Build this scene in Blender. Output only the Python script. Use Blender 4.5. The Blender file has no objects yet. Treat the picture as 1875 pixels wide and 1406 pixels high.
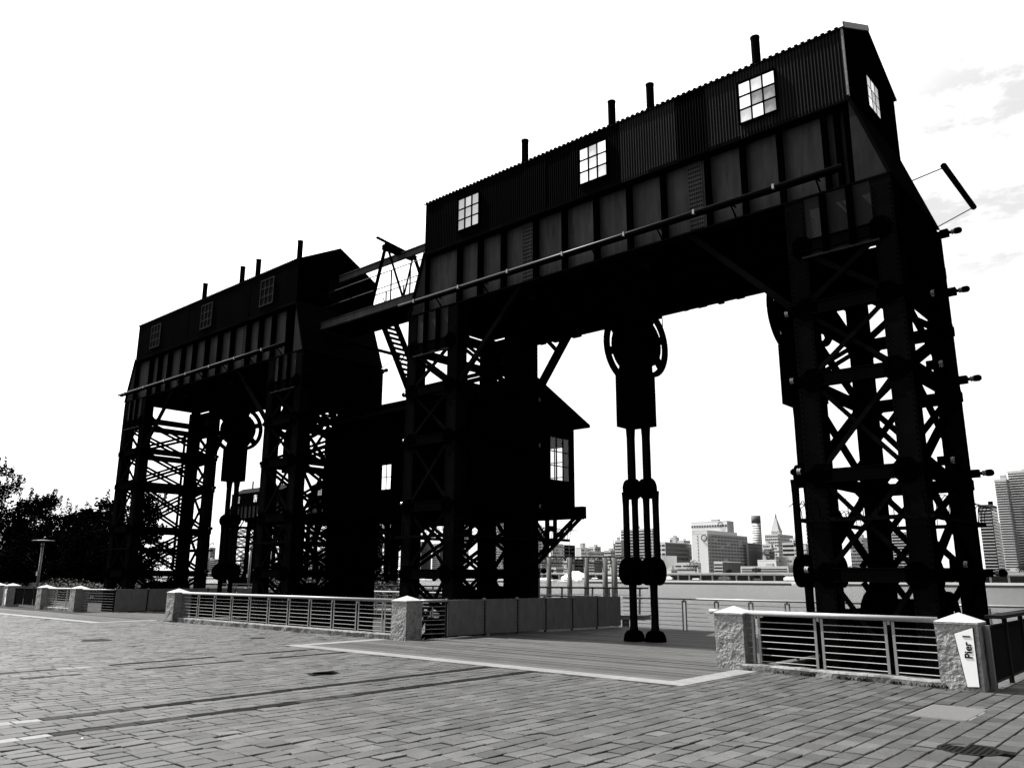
import bpy, bmesh, math, random
from mathutils import Vector, Matrix, noise
random.seed(7)
SC = bpy.context.scene
COL = SC.collection

# ------------------------------------------------------------------ camera
CAM_YAW = 41.3; CAM_PITCH = 13.26; CAM_ROLL = 0.2
cam_d = bpy.data.cameras.new('camera'); cam = bpy.data.objects.new('camera', cam_d)
COL.objects.link(cam); SC.camera = cam
cam_d.sensor_fit = 'HORIZONTAL'; cam_d.sensor_width = 36.0
cam_d.lens = 1485.0/1875.0*36.0
cam_d.clip_start = 0.1; cam_d.clip_end = 8000
cam.matrix_world = (Matrix.Translation((0, 0, 1.62)) @ Matrix.Rotation(math.radians(CAM_YAW), 4, 'Z')
                    @ Matrix.Rotation(math.radians(90+CAM_PITCH), 4, 'X') @ Matrix.Rotation(math.radians(CAM_ROLL), 4, 'Z'))

# ------------------------------------------------------------------ light
SUN_OFF = 9.0      # degrees off the gantries' long side, towards the plaza
SUN_EL = 57.0
sd = Vector((-math.cos(math.radians(SUN_OFF))*math.cos(math.radians(SUN_EL)),
             -math.sin(math.radians(SUN_OFF))*math.cos(math.radians(SUN_EL)), math.sin(math.radians(SUN_EL))))
sun_d = bpy.data.lights.new('sun', 'SUN'); sun_d.energy = 5.0; sun_d.angle = math.radians(0.5); sun_d.color = (1, .985, .96)
sun = bpy.data.objects.new('sun', sun_d); COL.objects.link(sun)
sun.rotation_euler = sd.to_track_quat('Z', 'Y').to_euler(); sun.location = (0, 0, 60)

W = bpy.data.worlds.new('World'); SC.world = W; W.use_nodes = True
nt = W.node_tree; nt.nodes.clear()
def N(t, **k):
    n = nt.nodes.new(t)
    for a, v in k.items(): setattr(n, a, v)
    return n
L = nt.links.new
out = N('ShaderNodeOutputWorld'); bg = N('ShaderNodeBackground'); bg.inputs['Strength'].default_value = 0.1
sky = N('ShaderNodeTexSky', sky_type='NISHITA', sun_disc=False)
sky.sun_elevation = math.radians(SUN_EL); sky.sun_rotation = math.atan2(sd.x, sd.y); sky.dust_density = 3.0
bw = N('ShaderNodeRGBToBW'); L(sky.outputs[0], bw.inputs[0])
# thin bright overcast veil over the sky, broken into pale patches low over the river
tc = N('ShaderNodeTexCoord')
mp = N('ShaderNodeMapping'); mp.inputs['Scale'].default_value = (1.0, 1.0, 2.6); L(tc.outputs['Generated'], mp.inputs[0])
n1 = N('ShaderNodeTexNoise'); n1.inputs['Scale'].default_value = 7.5; n1.inputs['Detail'].default_value = 9; n1.inputs['Roughness'].default_value = .62
L(mp.outputs[0], n1.inputs['Vector'])
n2 = N('ShaderNodeTexNoise'); n2.inputs['Scale'].default_value = 1.15; n2.inputs['Detail'].default_value = 2
L(tc.outputs['Generated'], n2.inputs['Vector'])
r1 = N('ShaderNodeMapRange', interpolation_type='SMOOTHSTEP'); r1.inputs[1].default_value = .46; r1.inputs[2].default_value = .60; L(n1.outputs[0], r1.inputs[0])
# the gaps in the cloud lie to the north-west, over the river
vm = N('ShaderNodeVectorMath', operation='DOT_PRODUCT'); L(tc.outputs['Generated'], vm.inputs[0])
vm.inputs[1].default_value = Vector((-0.115, 0.902, 0.416))
r2 = N('ShaderNodeMapRange', interpolation_type='SMOOTHSTEP'); r2.inputs[1].default_value = .9865; r2.inputs[2].default_value = .9965; L(vm.outputs['Value'], r2.inputs[0])
# clear sky away from the sun is deeper than the hazy glare above the river
vd = N('ShaderNodeVectorMath', operation='DOT_PRODUCT'); L(tc.outputs['Generated'], vd.inputs[0]); vd.inputs[1].default_value = (.92, -.38, 0)
r3 = N('ShaderNodeMapRange', interpolation_type='SMOOTHSTEP'); r3.inputs[1].default_value = -.25; r3.inputs[2].default_value = .55; r3.inputs[3].default_value = 1.0; r3.inputs[4].default_value = .28
L(vd.outputs['Value'], r3.inputs[0])
mul = N('ShaderNodeMath', operation='MULTIPLY'); L(r2.outputs[0], mul.inputs[0]); L(r1.outputs[0], mul.inputs[1])
veil = N('ShaderNodeMath', operation='MULTIPLY_ADD'); veil.inputs[1].default_value = .12; veil.inputs[2].default_value = 4.1; L(bw.outputs[0], veil.inputs[0])
gap = N('ShaderNodeMath', operation='MULTIPLY_ADD'); gap.inputs[1].default_value = .04; gap.inputs[2].default_value = 2.75; L(bw.outputs[0], gap.inputs[0])
mx = N('ShaderNodeMix'); L(mul.outputs[0], mx.inputs[0]); L(veil.outputs[0], mx.inputs[2]); L(gap.outputs[0], mx.inputs[3])
# glare of the veil around the sun
vs_ = N('ShaderNodeVectorMath', operation='DOT_PRODUCT'); L(tc.outputs['Generated'], vs_.inputs[0]); vs_.inputs[1].default_value = sd
r4 = N('ShaderNodeMapRange', interpolation_type='SMOOTHSTEP'); r4.inputs[1].default_value = .35; r4.inputs[2].default_value = 1.0; r4.inputs[3].default_value = 1.0; r4.inputs[4].default_value = 2.2
L(vs_.outputs['Value'], r4.inputs[0])
gl_ = N('ShaderNodeMath', operation='MULTIPLY'); L(r3.outputs[0], gl_.inputs[0]); L(r4.outputs[0], gl_.inputs[1])
fin = N('ShaderNodeMath', operation='MULTIPLY'); L(mx.outputs[0], fin.inputs[0]); L(gl_.outputs[0], fin.inputs[1]); L(fin.outputs[0], bg.inputs['Color']); L(bg.outputs[0], out.inputs[0])

SC.view_settings.view_transform = 'Standard'; SC.view_settings.look = 'None'
SC.view_settings.exposure = 1.55; SC.view_settings.gamma = 1.0
SC.render.engine = 'CYCLES'

# ------------------------------------------------------------------ materials
def mat(name, base, rough=.8, spec=.2, vary=.0, scale=4., bump=.0, bscale=30., metal=0., stretch=(1, 1, 1), objrand=0., dark=None, thr=(.45, .62), macro=0., mscale=.8):
    m = bpy.data.materials.new(name); m.use_nodes = True
    t = m.node_tree; b = t.nodes['Principled BSDF']
    b.inputs['Roughness'].default_value = rough; b.inputs['Metallic'].default_value = metal
    b.inputs['Specular IOR Level'].default_value = spec
    b.inputs['Base Color'].default_value = (base, base, base, 1)
    co = t.nodes.new('ShaderNodeNewGeometry')
    mp = t.nodes.new('ShaderNodeMapping'); mp.inputs['Scale'].default_value = stretch
    t.links.new(co.outputs['Position'], mp.inputs[0])
    src = None
    def val(v):
        n = t.nodes.new('ShaderNodeValue'); n.outputs[0].default_value = v; return n.outputs[0]
    src = val(base)
    def math2(op, a, b2):
        n = t.nodes.new('ShaderNodeMath'); n.operation = op
        for i, q in enumerate((a, b2)):
            if isinstance(q, (int, float)): n.inputs[i].default_value = q
            else: t.links.new(q, n.inputs[i])
        return n.outputs[0]
    if vary:
        nz = t.nodes.new('ShaderNodeTexNoise'); nz.inputs['Scale'].default_value = scale; nz.inputs['Detail'].default_value = 8; nz.inputs['Roughness'].default_value = .65
        t.links.new(mp.outputs[0], nz.inputs['Vector'])
        f = math2('MULTIPLY_ADD', nz.outputs[0], vary*4); f.node.inputs[2].default_value = 1-vary*2
        src = math2('MULTIPLY', src, math2('MAXIMUM', f, .08))
    if macro:
        nz = t.nodes.new('ShaderNodeTexNoise'); nz.inputs['Scale'].default_value = mscale; nz.inputs['Detail'].default_value = 5; nz.inputs['Roughness'].default_value = .6
        t.links.new(co.outputs['Position'], nz.inputs['Vector'])
        f = math2('MULTIPLY_ADD', nz.outputs[0], macro*4); f.node.inputs[2].default_value = 1-macro*2
        src = math2('MULTIPLY', src, math2('MAXIMUM', f, .1))
    if dark is not None:
        nz = t.nodes.new('ShaderNodeTexNoise'); nz.inputs['Scale'].default_value = scale*.45; nz.inputs['Detail'].default_value = 10; nz.inputs['Roughness'].default_value = .7
        t.links.new(mp.outputs[0], nz.inputs['Vector'])
        mr = t.nodes.new('ShaderNodeMapRange'); mr.inputs[1].default_value = thr[0]; mr.inputs[2].default_value = thr[1]
        t.links.new(nz.outputs[0], mr.inputs[0])
        f = math2('MULTIPLY_ADD', mr.outputs[0], dark-1); f.node.inputs[2].default_value = 1
        src = math2('MULTIPLY', src, f)
    if objrand:
        oi = t.nodes.new('ShaderNodeObjectInfo')
        f = math2('MULTIPLY_ADD', oi.outputs['Random'], objrand*2); f.node.inputs[2].default_value = 1-objrand
        at = t.nodes.new('ShaderNodeAttribute'); at.attribute_name = 'tone'
        g = math2('MULTIPLY_ADD', at.outputs['Fac'], objrand*2); g.node.inputs[2].default_value = 1
        src = math2('MULTIPLY', math2('MULTIPLY', src, f), g)
    cmb = t.nodes.new('ShaderNodeCombineColor')
    for i in range(3): t.links.new(src, cmb.inputs[i])
    t.links.new(cmb.outputs[0], b.inputs['Base Color'])
    if bump:
        bz = t.nodes.new('ShaderNodeTexNoise'); bz.inputs['Scale'].default_value = bscale; bz.inputs['Detail'].default_value = 6
        t.links.new(mp.outputs[0], bz.inputs['Vector'])
        bn = t.nodes.new('ShaderNodeBump'); bn.inputs['Strength'].default_value = 1; bn.inputs['Distance'].default_value = bump
        t.links.new(bz.outputs[0], bn.inputs['Height']); t.links.new(bn.outputs[0], b.inputs['Normal'])
    return m
M = {}
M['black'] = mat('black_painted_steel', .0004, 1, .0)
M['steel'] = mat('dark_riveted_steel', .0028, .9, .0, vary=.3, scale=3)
M['plate'] = mat('weathered_girder_plate', .046, .85, .01, macro=.15, vary=.38, scale=3.2, stretch=(2.2, 1, .28), dark=.45, thr=(.58, .7))
M['siding'] = mat('dark_corrugated_iron', .0014, .7, .01, vary=.3, scale=3, stretch=(1, 1, .2), objrand=.25)
M['siding_new'] = mat('grey_corrugated_iron', .0115, .6, .03, vary=.3, scale=4, stretch=(1, 1, .15), objrand=.3)
M['trim'] = mat('galvanised_flashing', .12, .5, .3, vary=.4, scale=6, bump=.004, bscale=12)
M['wingplate'] = mat('wing_plate_paint', .018, .85, .01, macro=.2, mscale=2, vary=.35, scale=3, stretch=(2, 1, .4))
M['roofing'] = mat('dark_sheet_roof', .005, .9, .02, vary=.2)
M['tube'] = mat('light_tube_metal', .007, .45, .08)
M['lampglass'] = mat('ribbed_lamp_glass', .25, .2, .5, bump=.003, bscale=40)
M['granite'] = mat('rough_granite', .23, .85, .1, vary=.34, scale=16, bump=.02, bscale=26, dark=.45, thr=(.52, .66))
M['granite_cap'] = mat('pale_granite_cap', .26, .8, .2, vary=.2, scale=12, bump=.008, bscale=20)
M['kerb'] = mat('granite_kerb', .13, .85, .2, vary=.35, scale=10, bump=.02, bscale=14, dark=.35, thr=(.5, .62))
M['rail'] = mat('galvanised_rail', .22, .42, .5, vary=.12, scale=8)
M['bar'] = mat('galvanised_bar', .17, .5, .4, vary=.15, scale=8)
M['paver'] = mat('asphalt_block_paver', .040, .62, .2, vary=.5, scale=55, bump=.012, bscale=100, objrand=.34, macro=.42, mscale=1.4, dark=.5, thr=(.58, .66))
M['paver_dark'] = mat('dark_track_paver', .008, .9, .02, vary=.2, scale=16, bump=.004, bscale=90, objrand=.12)
M['paver_grey'] = mat('worn_track_paver', .022, .9, .04, vary=.2, scale=16, bump=.004, bscale=90, objrand=.2)
M['paver_white'] = mat('white_track_paver', .12, .8, .2, vary=.25, macro=.2,  scale=16, bump=.004, bscale=90, objrand=.05)
M['joint'] = mat('black_joint_sand', .0018, 1, .0, vary=.3, scale=5)
M['plank'] = mat('weathered_deck_plank', .044, .8, .1, macro=.15, vary=.62, scale=4, stretch=(.35, 11, 11), bump=.004, bscale=25, objrand=.33)
M['slab'] = mat('pale_granite_slab', .105, .8, .2, macro=.2, vary=.25, scale=8, bump=.006, bscale=30)
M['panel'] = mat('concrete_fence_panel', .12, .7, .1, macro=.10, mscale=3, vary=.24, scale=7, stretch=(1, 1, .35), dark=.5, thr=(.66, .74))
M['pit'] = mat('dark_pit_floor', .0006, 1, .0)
M['iron'] = mat('cast_iron_cover', .005, .8, .05, vary=.2, scale=20)
M['chequer'] = mat('ribbed_steel_cover', .12, .6, .2, vary=.1, scale=14)
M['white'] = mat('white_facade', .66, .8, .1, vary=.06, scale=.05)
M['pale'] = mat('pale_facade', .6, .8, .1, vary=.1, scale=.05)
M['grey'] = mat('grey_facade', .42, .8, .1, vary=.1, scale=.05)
M['mid'] = mat('mid_grey_facade', .32, .8, .1, vary=.12, scale=.05)  # skyline haze is lightened into this wall tone
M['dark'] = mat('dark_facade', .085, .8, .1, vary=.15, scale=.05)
M['glassdark'] = mat('dark_window_glass', .012, .3, .3)
M['glassmid'] = mat('grey_window_glass', .08, .3, .3)
M['leaf'] = mat('dark_green_leaf', .002, .9, .0)
M['leaf_hedge'] = mat('hedge_leaf', .03, .7, .1)
M['leaf_far'] = mat('far_leaf', .02, .8, .1)
M['bark'] = mat('dark_bark', .0015, .9, .05)
M['soil'] = mat('park_soil', .02, .95, .05, vary=.2, scale=1)
M['white_paint'] = mat('white_sign_paint', .8, .6, .3, vary=.03, scale=10)
M['black_paint'] = mat('black_letter_paint', .002, .6, .1)
M['weed'] = mat('joint_weed', .008, .8, .05)
M['pole'] = mat('aluminium_pole', .11, .4, .4)
M['mesh'] = mat('dark_wire_mesh', .0035, .9, .02)
M['pile'] = mat('concrete_pile', .075, .8, .2, vary=.2, scale=2)
M['asphalt'] = mat('shore_ground', .03, .9, .1, vary=.2, scale=.1)

def glossy_pane(name, base, rough, scale=2.5, contrast=.5):
    m = mat(name, base, rough, .8, metal=1.0)
    t = m.node_tree; b = t.nodes['Principled BSDF']
    co = t.nodes.new('ShaderNodeTexCoord'); mp = t.nodes.new('ShaderNodeMapping'); mp.inputs['Scale'].default_value = (1, 1, .6)
    t.links.new(co.outputs['Object'], mp.inputs[0])
    nz = t.nodes.new('ShaderNodeTexNoise'); nz.inputs['Scale'].default_value = scale; nz.inputs['Detail'].default_value = 5  # noise paints reflected clouds into the pane colour
    oi = t.nodes.new('ShaderNodeObjectInfo')
    t.links.new(mp.outputs[0], nz.inputs['Vector'])
    ad = t.nodes.new('ShaderNodeMath'); ad.operation = 'ADD'; t.links.new(oi.outputs['Random'], ad.inputs[0]); t.links.new(nz.outputs[0], ad.inputs[1])
    mr = t.nodes.new('ShaderNodeMapRange'); mr.inputs[1].default_value = .5; mr.inputs[2].default_value = 1.45
    mr.inputs[3].default_value = base*(1-contrast); mr.inputs[4].default_value = min(1, base*(1+contrast))
    t.links.new(ad.outputs[0], mr.inputs[0])
    cc = t.nodes.new('ShaderNodeCombineColor')
    for i in range(3): t.links.new(mr.outputs[0], cc.inputs[i])
    t.links.new(cc.outputs[0], b.inputs['Base Color'])
    return m
M['pane_sky'] = glossy_pane('sky_reflecting_pane', .55, .15, scale=3.2, contrast=.75)
M['pane_grey'] = glossy_pane('dull_grey_pane', .22, .2, contrast=.25)
M['pane_white'] = glossy_pane('bright_cabin_pane', .97, .05, contrast=.05)
M['pane_black'] = mat('black_glass_pane', .0008, .8, .02)  # even near-black glass for the second gantry
M['pane_clear'] = None
m = bpy.data.materials.new('thin_clear_glass'); m.use_nodes = True; t = m.node_tree; t.nodes.clear()
o_ = t.nodes.new('ShaderNodeOutputMaterial'); mixs = t.nodes.new('ShaderNodeMixShader'); mixs.inputs[0].default_value = .06
tr = t.nodes.new('ShaderNodeBsdfTransparent'); gl = t.nodes.new('ShaderNodeBsdfGlossy'); gl.inputs['Roughness'].default_value = .05
t.links.new(tr.outputs[0], mixs.inputs[1]); t.links.new(gl.outputs[0], mixs.inputs[2]); t.links.new(mixs.outputs[0], o_.inputs[0])
M['pane_clear'] = m
# water
m = mat('river_water', .06, .35, .35); M['water'] = m; t = m.node_tree; b = t.nodes['Principled BSDF']
co = t.nodes.new('ShaderNodeTexCoord'); mp = t.nodes.new('ShaderNodeMapping'); mp.inputs['Scale'].default_value = (1, 1, 1)
t.links.new(co.outputs['Object'], mp.inputs[0])
nz = t.nodes.new('ShaderNodeTexNoise'); nz.inputs['Scale'].default_value = .55; nz.inputs['Detail'].default_value = 9; nz.inputs['Roughness'].default_value = .75
t.links.new(mp.outputs[0], nz.inputs['Vector'])
bn = t.nodes.new('ShaderNodeBump'); bn.inputs['Strength'].default_value = 1; bn.inputs['Distance'].default_value = 3.6
t.links.new(nz.outputs[0], bn.inputs['Height']); t.links.new(bn.outputs[0], b.inputs['Normal'])

# ------------------------------------------------------------------ mesh helpers
CACHE = {}
class MB:
    def __init__(s): s.v = []; s.f = []
    def add(s, vs, fs):
        o = len(s.v); s.v += [tuple(p) for p in vs]; s.f += [tuple(i+o for i in q) for q in fs]; return s
    def box(s, x0, x1, y0, y1, z0, z1):
        return s.add([(x0, y0, z0), (x1, y0, z0), (x1, y1, z0), (x0, y1, z0), (x0, y0, z1), (x1, y0, z1), (x1, y1, z1), (x0, y1, z1)],
              [(3, 2, 1, 0), (4, 5, 6, 7), (0, 1, 5, 4), (1, 2, 6, 5), (2, 3, 7, 6), (3, 0, 4, 7)])
    def beam(s, a, b, w, h, up=(0, 0, 1)):
        a = Vector(a); b = Vector(b); d = (b-a).normalized(); u = Vector(up)
        if abs(d.dot(u)) > .98: u = Vector((1, 0, 0))
        r = d.cross(u).normalized(); u = r.cross(d).normalized()
        vs = [p + r*sx*w/2 + u*sy*h/2 for p in (a, b) for sx, sy in ((-1, -1), (1, -1), (1, 1), (-1, 1))]
        return s.add(vs, [(3, 2, 1, 0), (4, 5, 6, 7), (0, 1, 5, 4), (1, 2, 6, 5), (2, 3, 7, 6), (3, 0, 4, 7)])
    def cyl(s, a, b, r0, r1=None, n=12, caps=True):
        if r1 is None: r1 = r0
        a = Vector(a); b = Vector(b); d = (b-a).normalized(); u = Vector((0, 0, 1)) if abs(d.z) < .9 else Vector((1, 0, 0))
        r = d.cross(u).normalized(); u = r.cross(d)
        vs = []
        for p, R in ((a, r0), (b, r1)):
            for i in range(n):
                t = 2*math.pi*i/n; vs.append(p + (r*math.cos(t)+u*math.sin(t))*R)
        fs = [(i, (i+1) % n, n+(i+1) % n, n+i) for i in range(n)]
        if caps: fs += [tuple(range(n-1, -1, -1)), tuple(range(n, 2*n))]
        return s.add(vs, fs)
    def lathe(s, c, prof, axis='Z', n=16):
        c = Vector(c); vs = []
        for r, h in prof:
            for i in range(n):
                t = 2*math.pi*i/n; x, y = r*math.cos(t), r*math.sin(t)
                vs.append(c + (Vector((x, y, h)) if axis == 'Z' else Vector((h, x, y)) if axis == 'X' else Vector((x, h, y))))
        fs = []
        for k in range(len(prof)-1):
            for i in range(n): fs.append((k*n+i, k*n+(i+1) % n, (k+1)*n+(i+1) % n, (k+1)*n+i))
        return s.add(vs, fs)
    def prism(s, poly, ax, a, b):
        """poly: 2D points; ax 'X': (y,z) ; 'Y': (x,z) ; 'Z': (x,y)"""
        n = len(poly)
        def P(p, t): return (t, p[0], p[1]) if ax == 'X' else (p[0], t, p[1]) if ax == 'Y' else (p[0], p[1], t)
        vs = [P(p, a) for p in poly] + [P(p, b) for p in poly]
        return s.add(vs, [tuple(range(n-1, -1, -1)), tuple(range(n, 2*n))] + [(i, (i+1) % n, n+(i+1) % n, n+i) for i in range(n)])
    def mesh(s, name, m, smooth=False):
        me = bpy.data.meshes.new(name); me.from_pydata(s.v, [], s.f)
        bm = bmesh.new(); bm.from_mesh(me); bmesh.ops.recalc_face_normals(bm, faces=bm.faces); bm.to_mesh(me); bm.free()
        if m: me.materials.append(M[m])
        if smooth:
            me.polygons.foreach_set('use_smooth', [True]*len(me.polygons))
        return me
    def build(s, name, m, parent=None, smooth=False, loc=None, kind=None):
        o = bpy.data.objects.new(name, s.mesh(name, m, smooth)); COL.objects.link(o)
        if parent: o.parent = parent
        if loc: o.location = loc
        if kind: o['kind'] = kind
        return o
def inst(name, me, parent=None, loc=(0, 0, 0), rot=(0, 0, 0), kind=None):
    o = bpy.data.objects.new(name, me); COL.objects.link(o); o.location = loc; o.rotation_euler = rot
    if parent: o.parent = parent
    if kind: o['kind'] = kind
    return o
def cached(key, name, m, fn, parent=None, loc=(0, 0, 0), kind=None, smooth=False):
    if key not in CACHE:
        b = MB(); fn(b); CACHE[key] = b.mesh(name, m, smooth)
    return inst(name, CACHE[key], parent, loc, kind=kind)
def tag(o, label, cat, group=None):
    o['label'] = label; o['category'] = cat
    if group: o['group'] = group
    return o
def thing(name, label, cat, loc=(0, 0, 0), group=None):
    o = bpy.data.objects.new(name, None); COL.objects.link(o); o.location = loc; o.empty_display_size = .2
    return tag(o, label, cat, group)
def struct(o): o['kind'] = 'structure'; return o
# ------------------------------------------------------------------ setting
struct(MB().box(-260, 90, -70, 14.36, -3.6, -.035).build('plaza_ground', 'joint'))
struct(MB().box(-16.2, -6.75, 14.36, 23.1, -3.6, -.05).build('near_deck_base', 'pit'))
struct(MB().box(-37.0, -29.0, 14.36, 23.1, -3.6, -.05).build('far_deck_base', 'pit'))
struct(MB().box(-3.0, 20, 14.36, 42, -3.6, -.05).build('pier_deck_base', 'pit'))
struct(MB().box(-260, -37.0, 14.36, 24, -3.6, -.035).build('park_ground', 'soil'))
struct(MB().box(-320, -72, 24, 78, -3.6, -.1).build('park_shore', 'soil'))
struct(MB().box(-6.75, -3.0, 14.36, 23.1, -3.6, -1.2).build('near_tower_pit', 'pit'))
struct(MB().box(-29.0, -16.2, 14.36, 23.1, -3.6, -1.2).build('middle_tower_pit', 'pit'))
wm = bpy.data.meshes.new('river_water'); S = 3000
wm.from_pydata([(-S, 23.1, -3), (S, 23.1, -3), (S, 440, -3), (-S, 440, -3)], [], [(0, 1, 2, 3)]); wm.materials.append(M['water'])
struct(inst('river_water', wm))
struct(MB().box(-2500, 1200, 415, 3500, -4, -.9).build('far_bank_ground', 'asphalt'))
struct(MB().box(-2500, 1200, 414.2, 415, -4, -1.9).build('far_seawall', 'dark'))
struct(MB().box(-2500, 1200, 414.0, 415.4, -1.9, -.85).build('far_seawall_coping', 'pale'))
struct(MB().box(-3000, 3000, -3000, 3490, -14, -5).build('river_bed', 'pit'))

# pavers ------------------------------------------------------------
plaza = struct(thing('paving', 'x', 'x')); del plaza['label']; del plaza['category']
PX, PY, G = .21, .30, .020
def paver_mesh(m):
    b = MB(); x, y = (PX-G)/2, (PY-G)/2; c = .006
    vs = [(-x, -y, -.03), (x, -y, -.03), (x, y, -.03), (-x, y, -.03), (-x, -y, -c), (x, -y, -c), (x, y, -c), (-x, y, -c),
          (-x+c, -y+c, 0), (x-c, -y+c, 0), (x-c, y-c, 0), (-x+c, y-c, 0)]
    fs = [(0, 1, 5, 4), (1, 2, 6, 5), (2, 3, 7, 6), (3, 0, 4, 7), (4, 5, 9, 8), (5, 6, 10, 9), (6, 7, 11, 10), (7, 4, 8, 11), (8, 9, 10, 11)]
    b.add(vs, fs); return b
PM = {k: paver_mesh(k).mesh('paver', k) for k in ('paver', 'paver_dark', 'paver_grey', 'paver_white')}
def in_view(x, y):
    c, s_ = math.cos(math.radians(CAM_YAW)), math.sin(math.radians(CAM_YAW))
    fw = -x*s_ + y*c; r = x*c + y*s_
    if fw < 2.2: return False
    p = math.radians(CAM_PITCH); cz = fw*math.cos(p) - 1.62*math.sin(p); up = -1.62*math.cos(p) - fw*math.sin(p)
    return abs(r/cz) < .645 and up/cz > -.487
def blocked(x, y):
    # deck sheets, granite strips, covers
    if -17.15 < x < -6.62 and y > 11.45: return True
    if x < -29.5 and y > 12.1: return True
    if -3.30 < x < -2.62 and 10.93 < y < 12.1: return True
    if (x+2.23)**2 + (y-9.25)**2 < .30**2: return True
    if (x+11.9)**2 + (y-8.78)**2 < .26**2: return True
    if y > 14.33: return True
    return False
def row_kind(ix, y):
    k = ix
    if k in (0, 5): # near pair of tracks: rows beginning at X=-9.42 and X=-10.47
        if y < (3.75 if k == 0 else 3.95): return 'paver_white'
        if y < 5.2 or (6.6 < y < 7.6 and k == 0): return 'paver_grey'
        if y < 11.3: return 'paver_dark'
    if k in (25, 30):
        if k == 30 and 5.9 < y < 6.6: return 'paver_white'
        if y > 7.0 and y < 12.0 and not (8.9 < y < 9.6): return 'paver_dark'
        if 5.0 < y <= 5.9: return 'paver_grey'
    return 'paver'
cand = []
rnd = random.Random(3)
for ix in range(-70, 215):
    x = -9.42 - PX*(ix+.5)
    off = rnd.choice((0, .5, .33, .66))*PY + rnd.uniform(-.02, .02)
    yy = 1.2 + off
    while yy < 14.4:
        if not blocked(x, yy):
            cand.append((x, yy, row_kind(ix, yy), in_view(x, yy), ix))
        yy += PY
vis = sorted([c for c in cand if c[3]], key=lambda c: c[0]**2+c[1]**2)
sel = set(id(c) for c in vis[:295])
rest = {}
for c in cand:
    x, y, k = c[:3]; z = rnd.uniform(-.004, .002)
    tx, ty = rnd.gauss(0, .013), rnd.gauss(0, .013)
    if id(c) in sel:
        inst('paver', PM[k], plaza, (x, y, z*1.5), (tx*1.5, ty*1.5, rnd.gauss(0, .010)))
    else: rest.setdefault(k, []).append((x, y, z, tx, ty))
for k, lst in rest.items():
    vs = []; fs = []; tn = []
    hx, hy = (PX-G)/2, (PY-G)/2
    for x, y, z, tx, ty in lst:
        o = len(vs); c = .005
        def P(a, b2, h): vs.append((x+a, y+b2, z+h + b2*tx - a*ty))
        for a, b2 in ((-1, -1), (1, -1), (1, 1), (-1, 1)): P(a*hx, b2*hy, -.03)
        for a, b2 in ((-1, -1), (1, -1), (1, 1), (-1, 1)): P(a*hx, b2*hy, -c)
        for a, b2 in ((-1, -1), (1, -1), (1, 1), (-1, 1)): P(a*(hx-c), b2*(hy-c), 0)
        fs += [tuple(o+i for i in q) for q in ((0, 1, 5, 4), (1, 2, 6, 5), (2, 3, 7, 6), (3, 0, 4, 7), (4, 5, 9, 8), (5, 6, 10, 9), (6, 7, 11, 10), (7, 4, 8, 11), (8, 9, 10, 11))]
        tn += [rnd.uniform(-.5, .5)]*9
    me = bpy.data.meshes.new('paver_field'); me.from_pydata(vs, [], fs); me.materials.append(M[k])
    a = me.attributes.new('tone', 'FLOAT', 'FACE'); a.data.foreach_set('value', tn)
    o = inst('paver_field', me, plaza); o['kind'] = 'stuff'

o = MB().lathe((-9.05, 3.75, 0), [(0, .0), (.012, .004), (.008, .010), (0, .012)], n=8).build('pebble', 'white_paint'); tag(o, 'tiny white pebble lying on the paving at the lower left', 'pebble')
# granite strips ---------------------------------------------------
strips = struct(thing('granite_border', 'x', 'x')); del strips['label']; del strips['category']
def strip_x(x0, x1, y0, y1, n):
    for i in range(n):
        a = x0+(x1-x0)*i/n; b_ = x0+(x1-x0)*(i+1)/n
        MB().box(a+.004, b_-.004, y0, y1, -.05, .004).build('slab', 'slab', strips)
def strip_y(x0, x1, y0, y1, n):
    for i in range(n):
        a = y0+(y1-y0)*i/n; b_ = y0+(y1-y0)*(i+1)/n
        MB().box(x0, x1, a+.004, b_-.004, -.05, .004).build('slab', 'slab', strips)
strip_x(-17.15, -6.62, 11.46, 11.86, 9)
strip_y(-7.02, -6.62, 11.87, 14.05, 2)
strip_y(-17.15, -16.75, 11.87, 14.3, 2)
strip_x(-52, -29.5, 12.1, 12.5, 14)
strip_y(-29.9, -29.5, 12.51, 14.4, 2)

# deck planks -------------------------------------------------------
def deck(name, x0, x1, ya, yb, segs):
    d = struct(thing(name, 'x', 'x')); del d['label']; del d['category']
    pitch = .142; n = int((yb-ya)/pitch); cache = {}
    for i in range(n):
        y = ya + i*pitch
        xa = x0; k = 0
        cuts = [x0] + sorted(x0 + (x1-x0)*(j+rnd.uniform(.2, .8))/segs for j in range(segs-1)) + [x1]
        for a, b_ in zip(cuts[:-1], cuts[1:]):
            q = MB().box(-(b_-a)/2+.002, (b_-a)/2-.002, 0, pitch-.011, -.045, 0)
            o = q.build('plank', 'plank', d, loc=((a+b_)/2, y, rnd.uniform(-.002, .002)))
            o.rotation_euler = (rnd.gauss(0, .006), 0, 0)
deck('near_deck', -16.74, -7.03, 11.87, 14.36, 2)
deck('near_deck', -16.2, -6.75, 14.37, 23.05, 2)
deck('far_deck', -50, -29.91, 12.52, 14.36, 3)
deck('far_deck', -37.0, -29.0, 14.37, 23.05, 1)
deck('pier_deck', -3.0, 6, 14.2, 23.0, 1)

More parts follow.
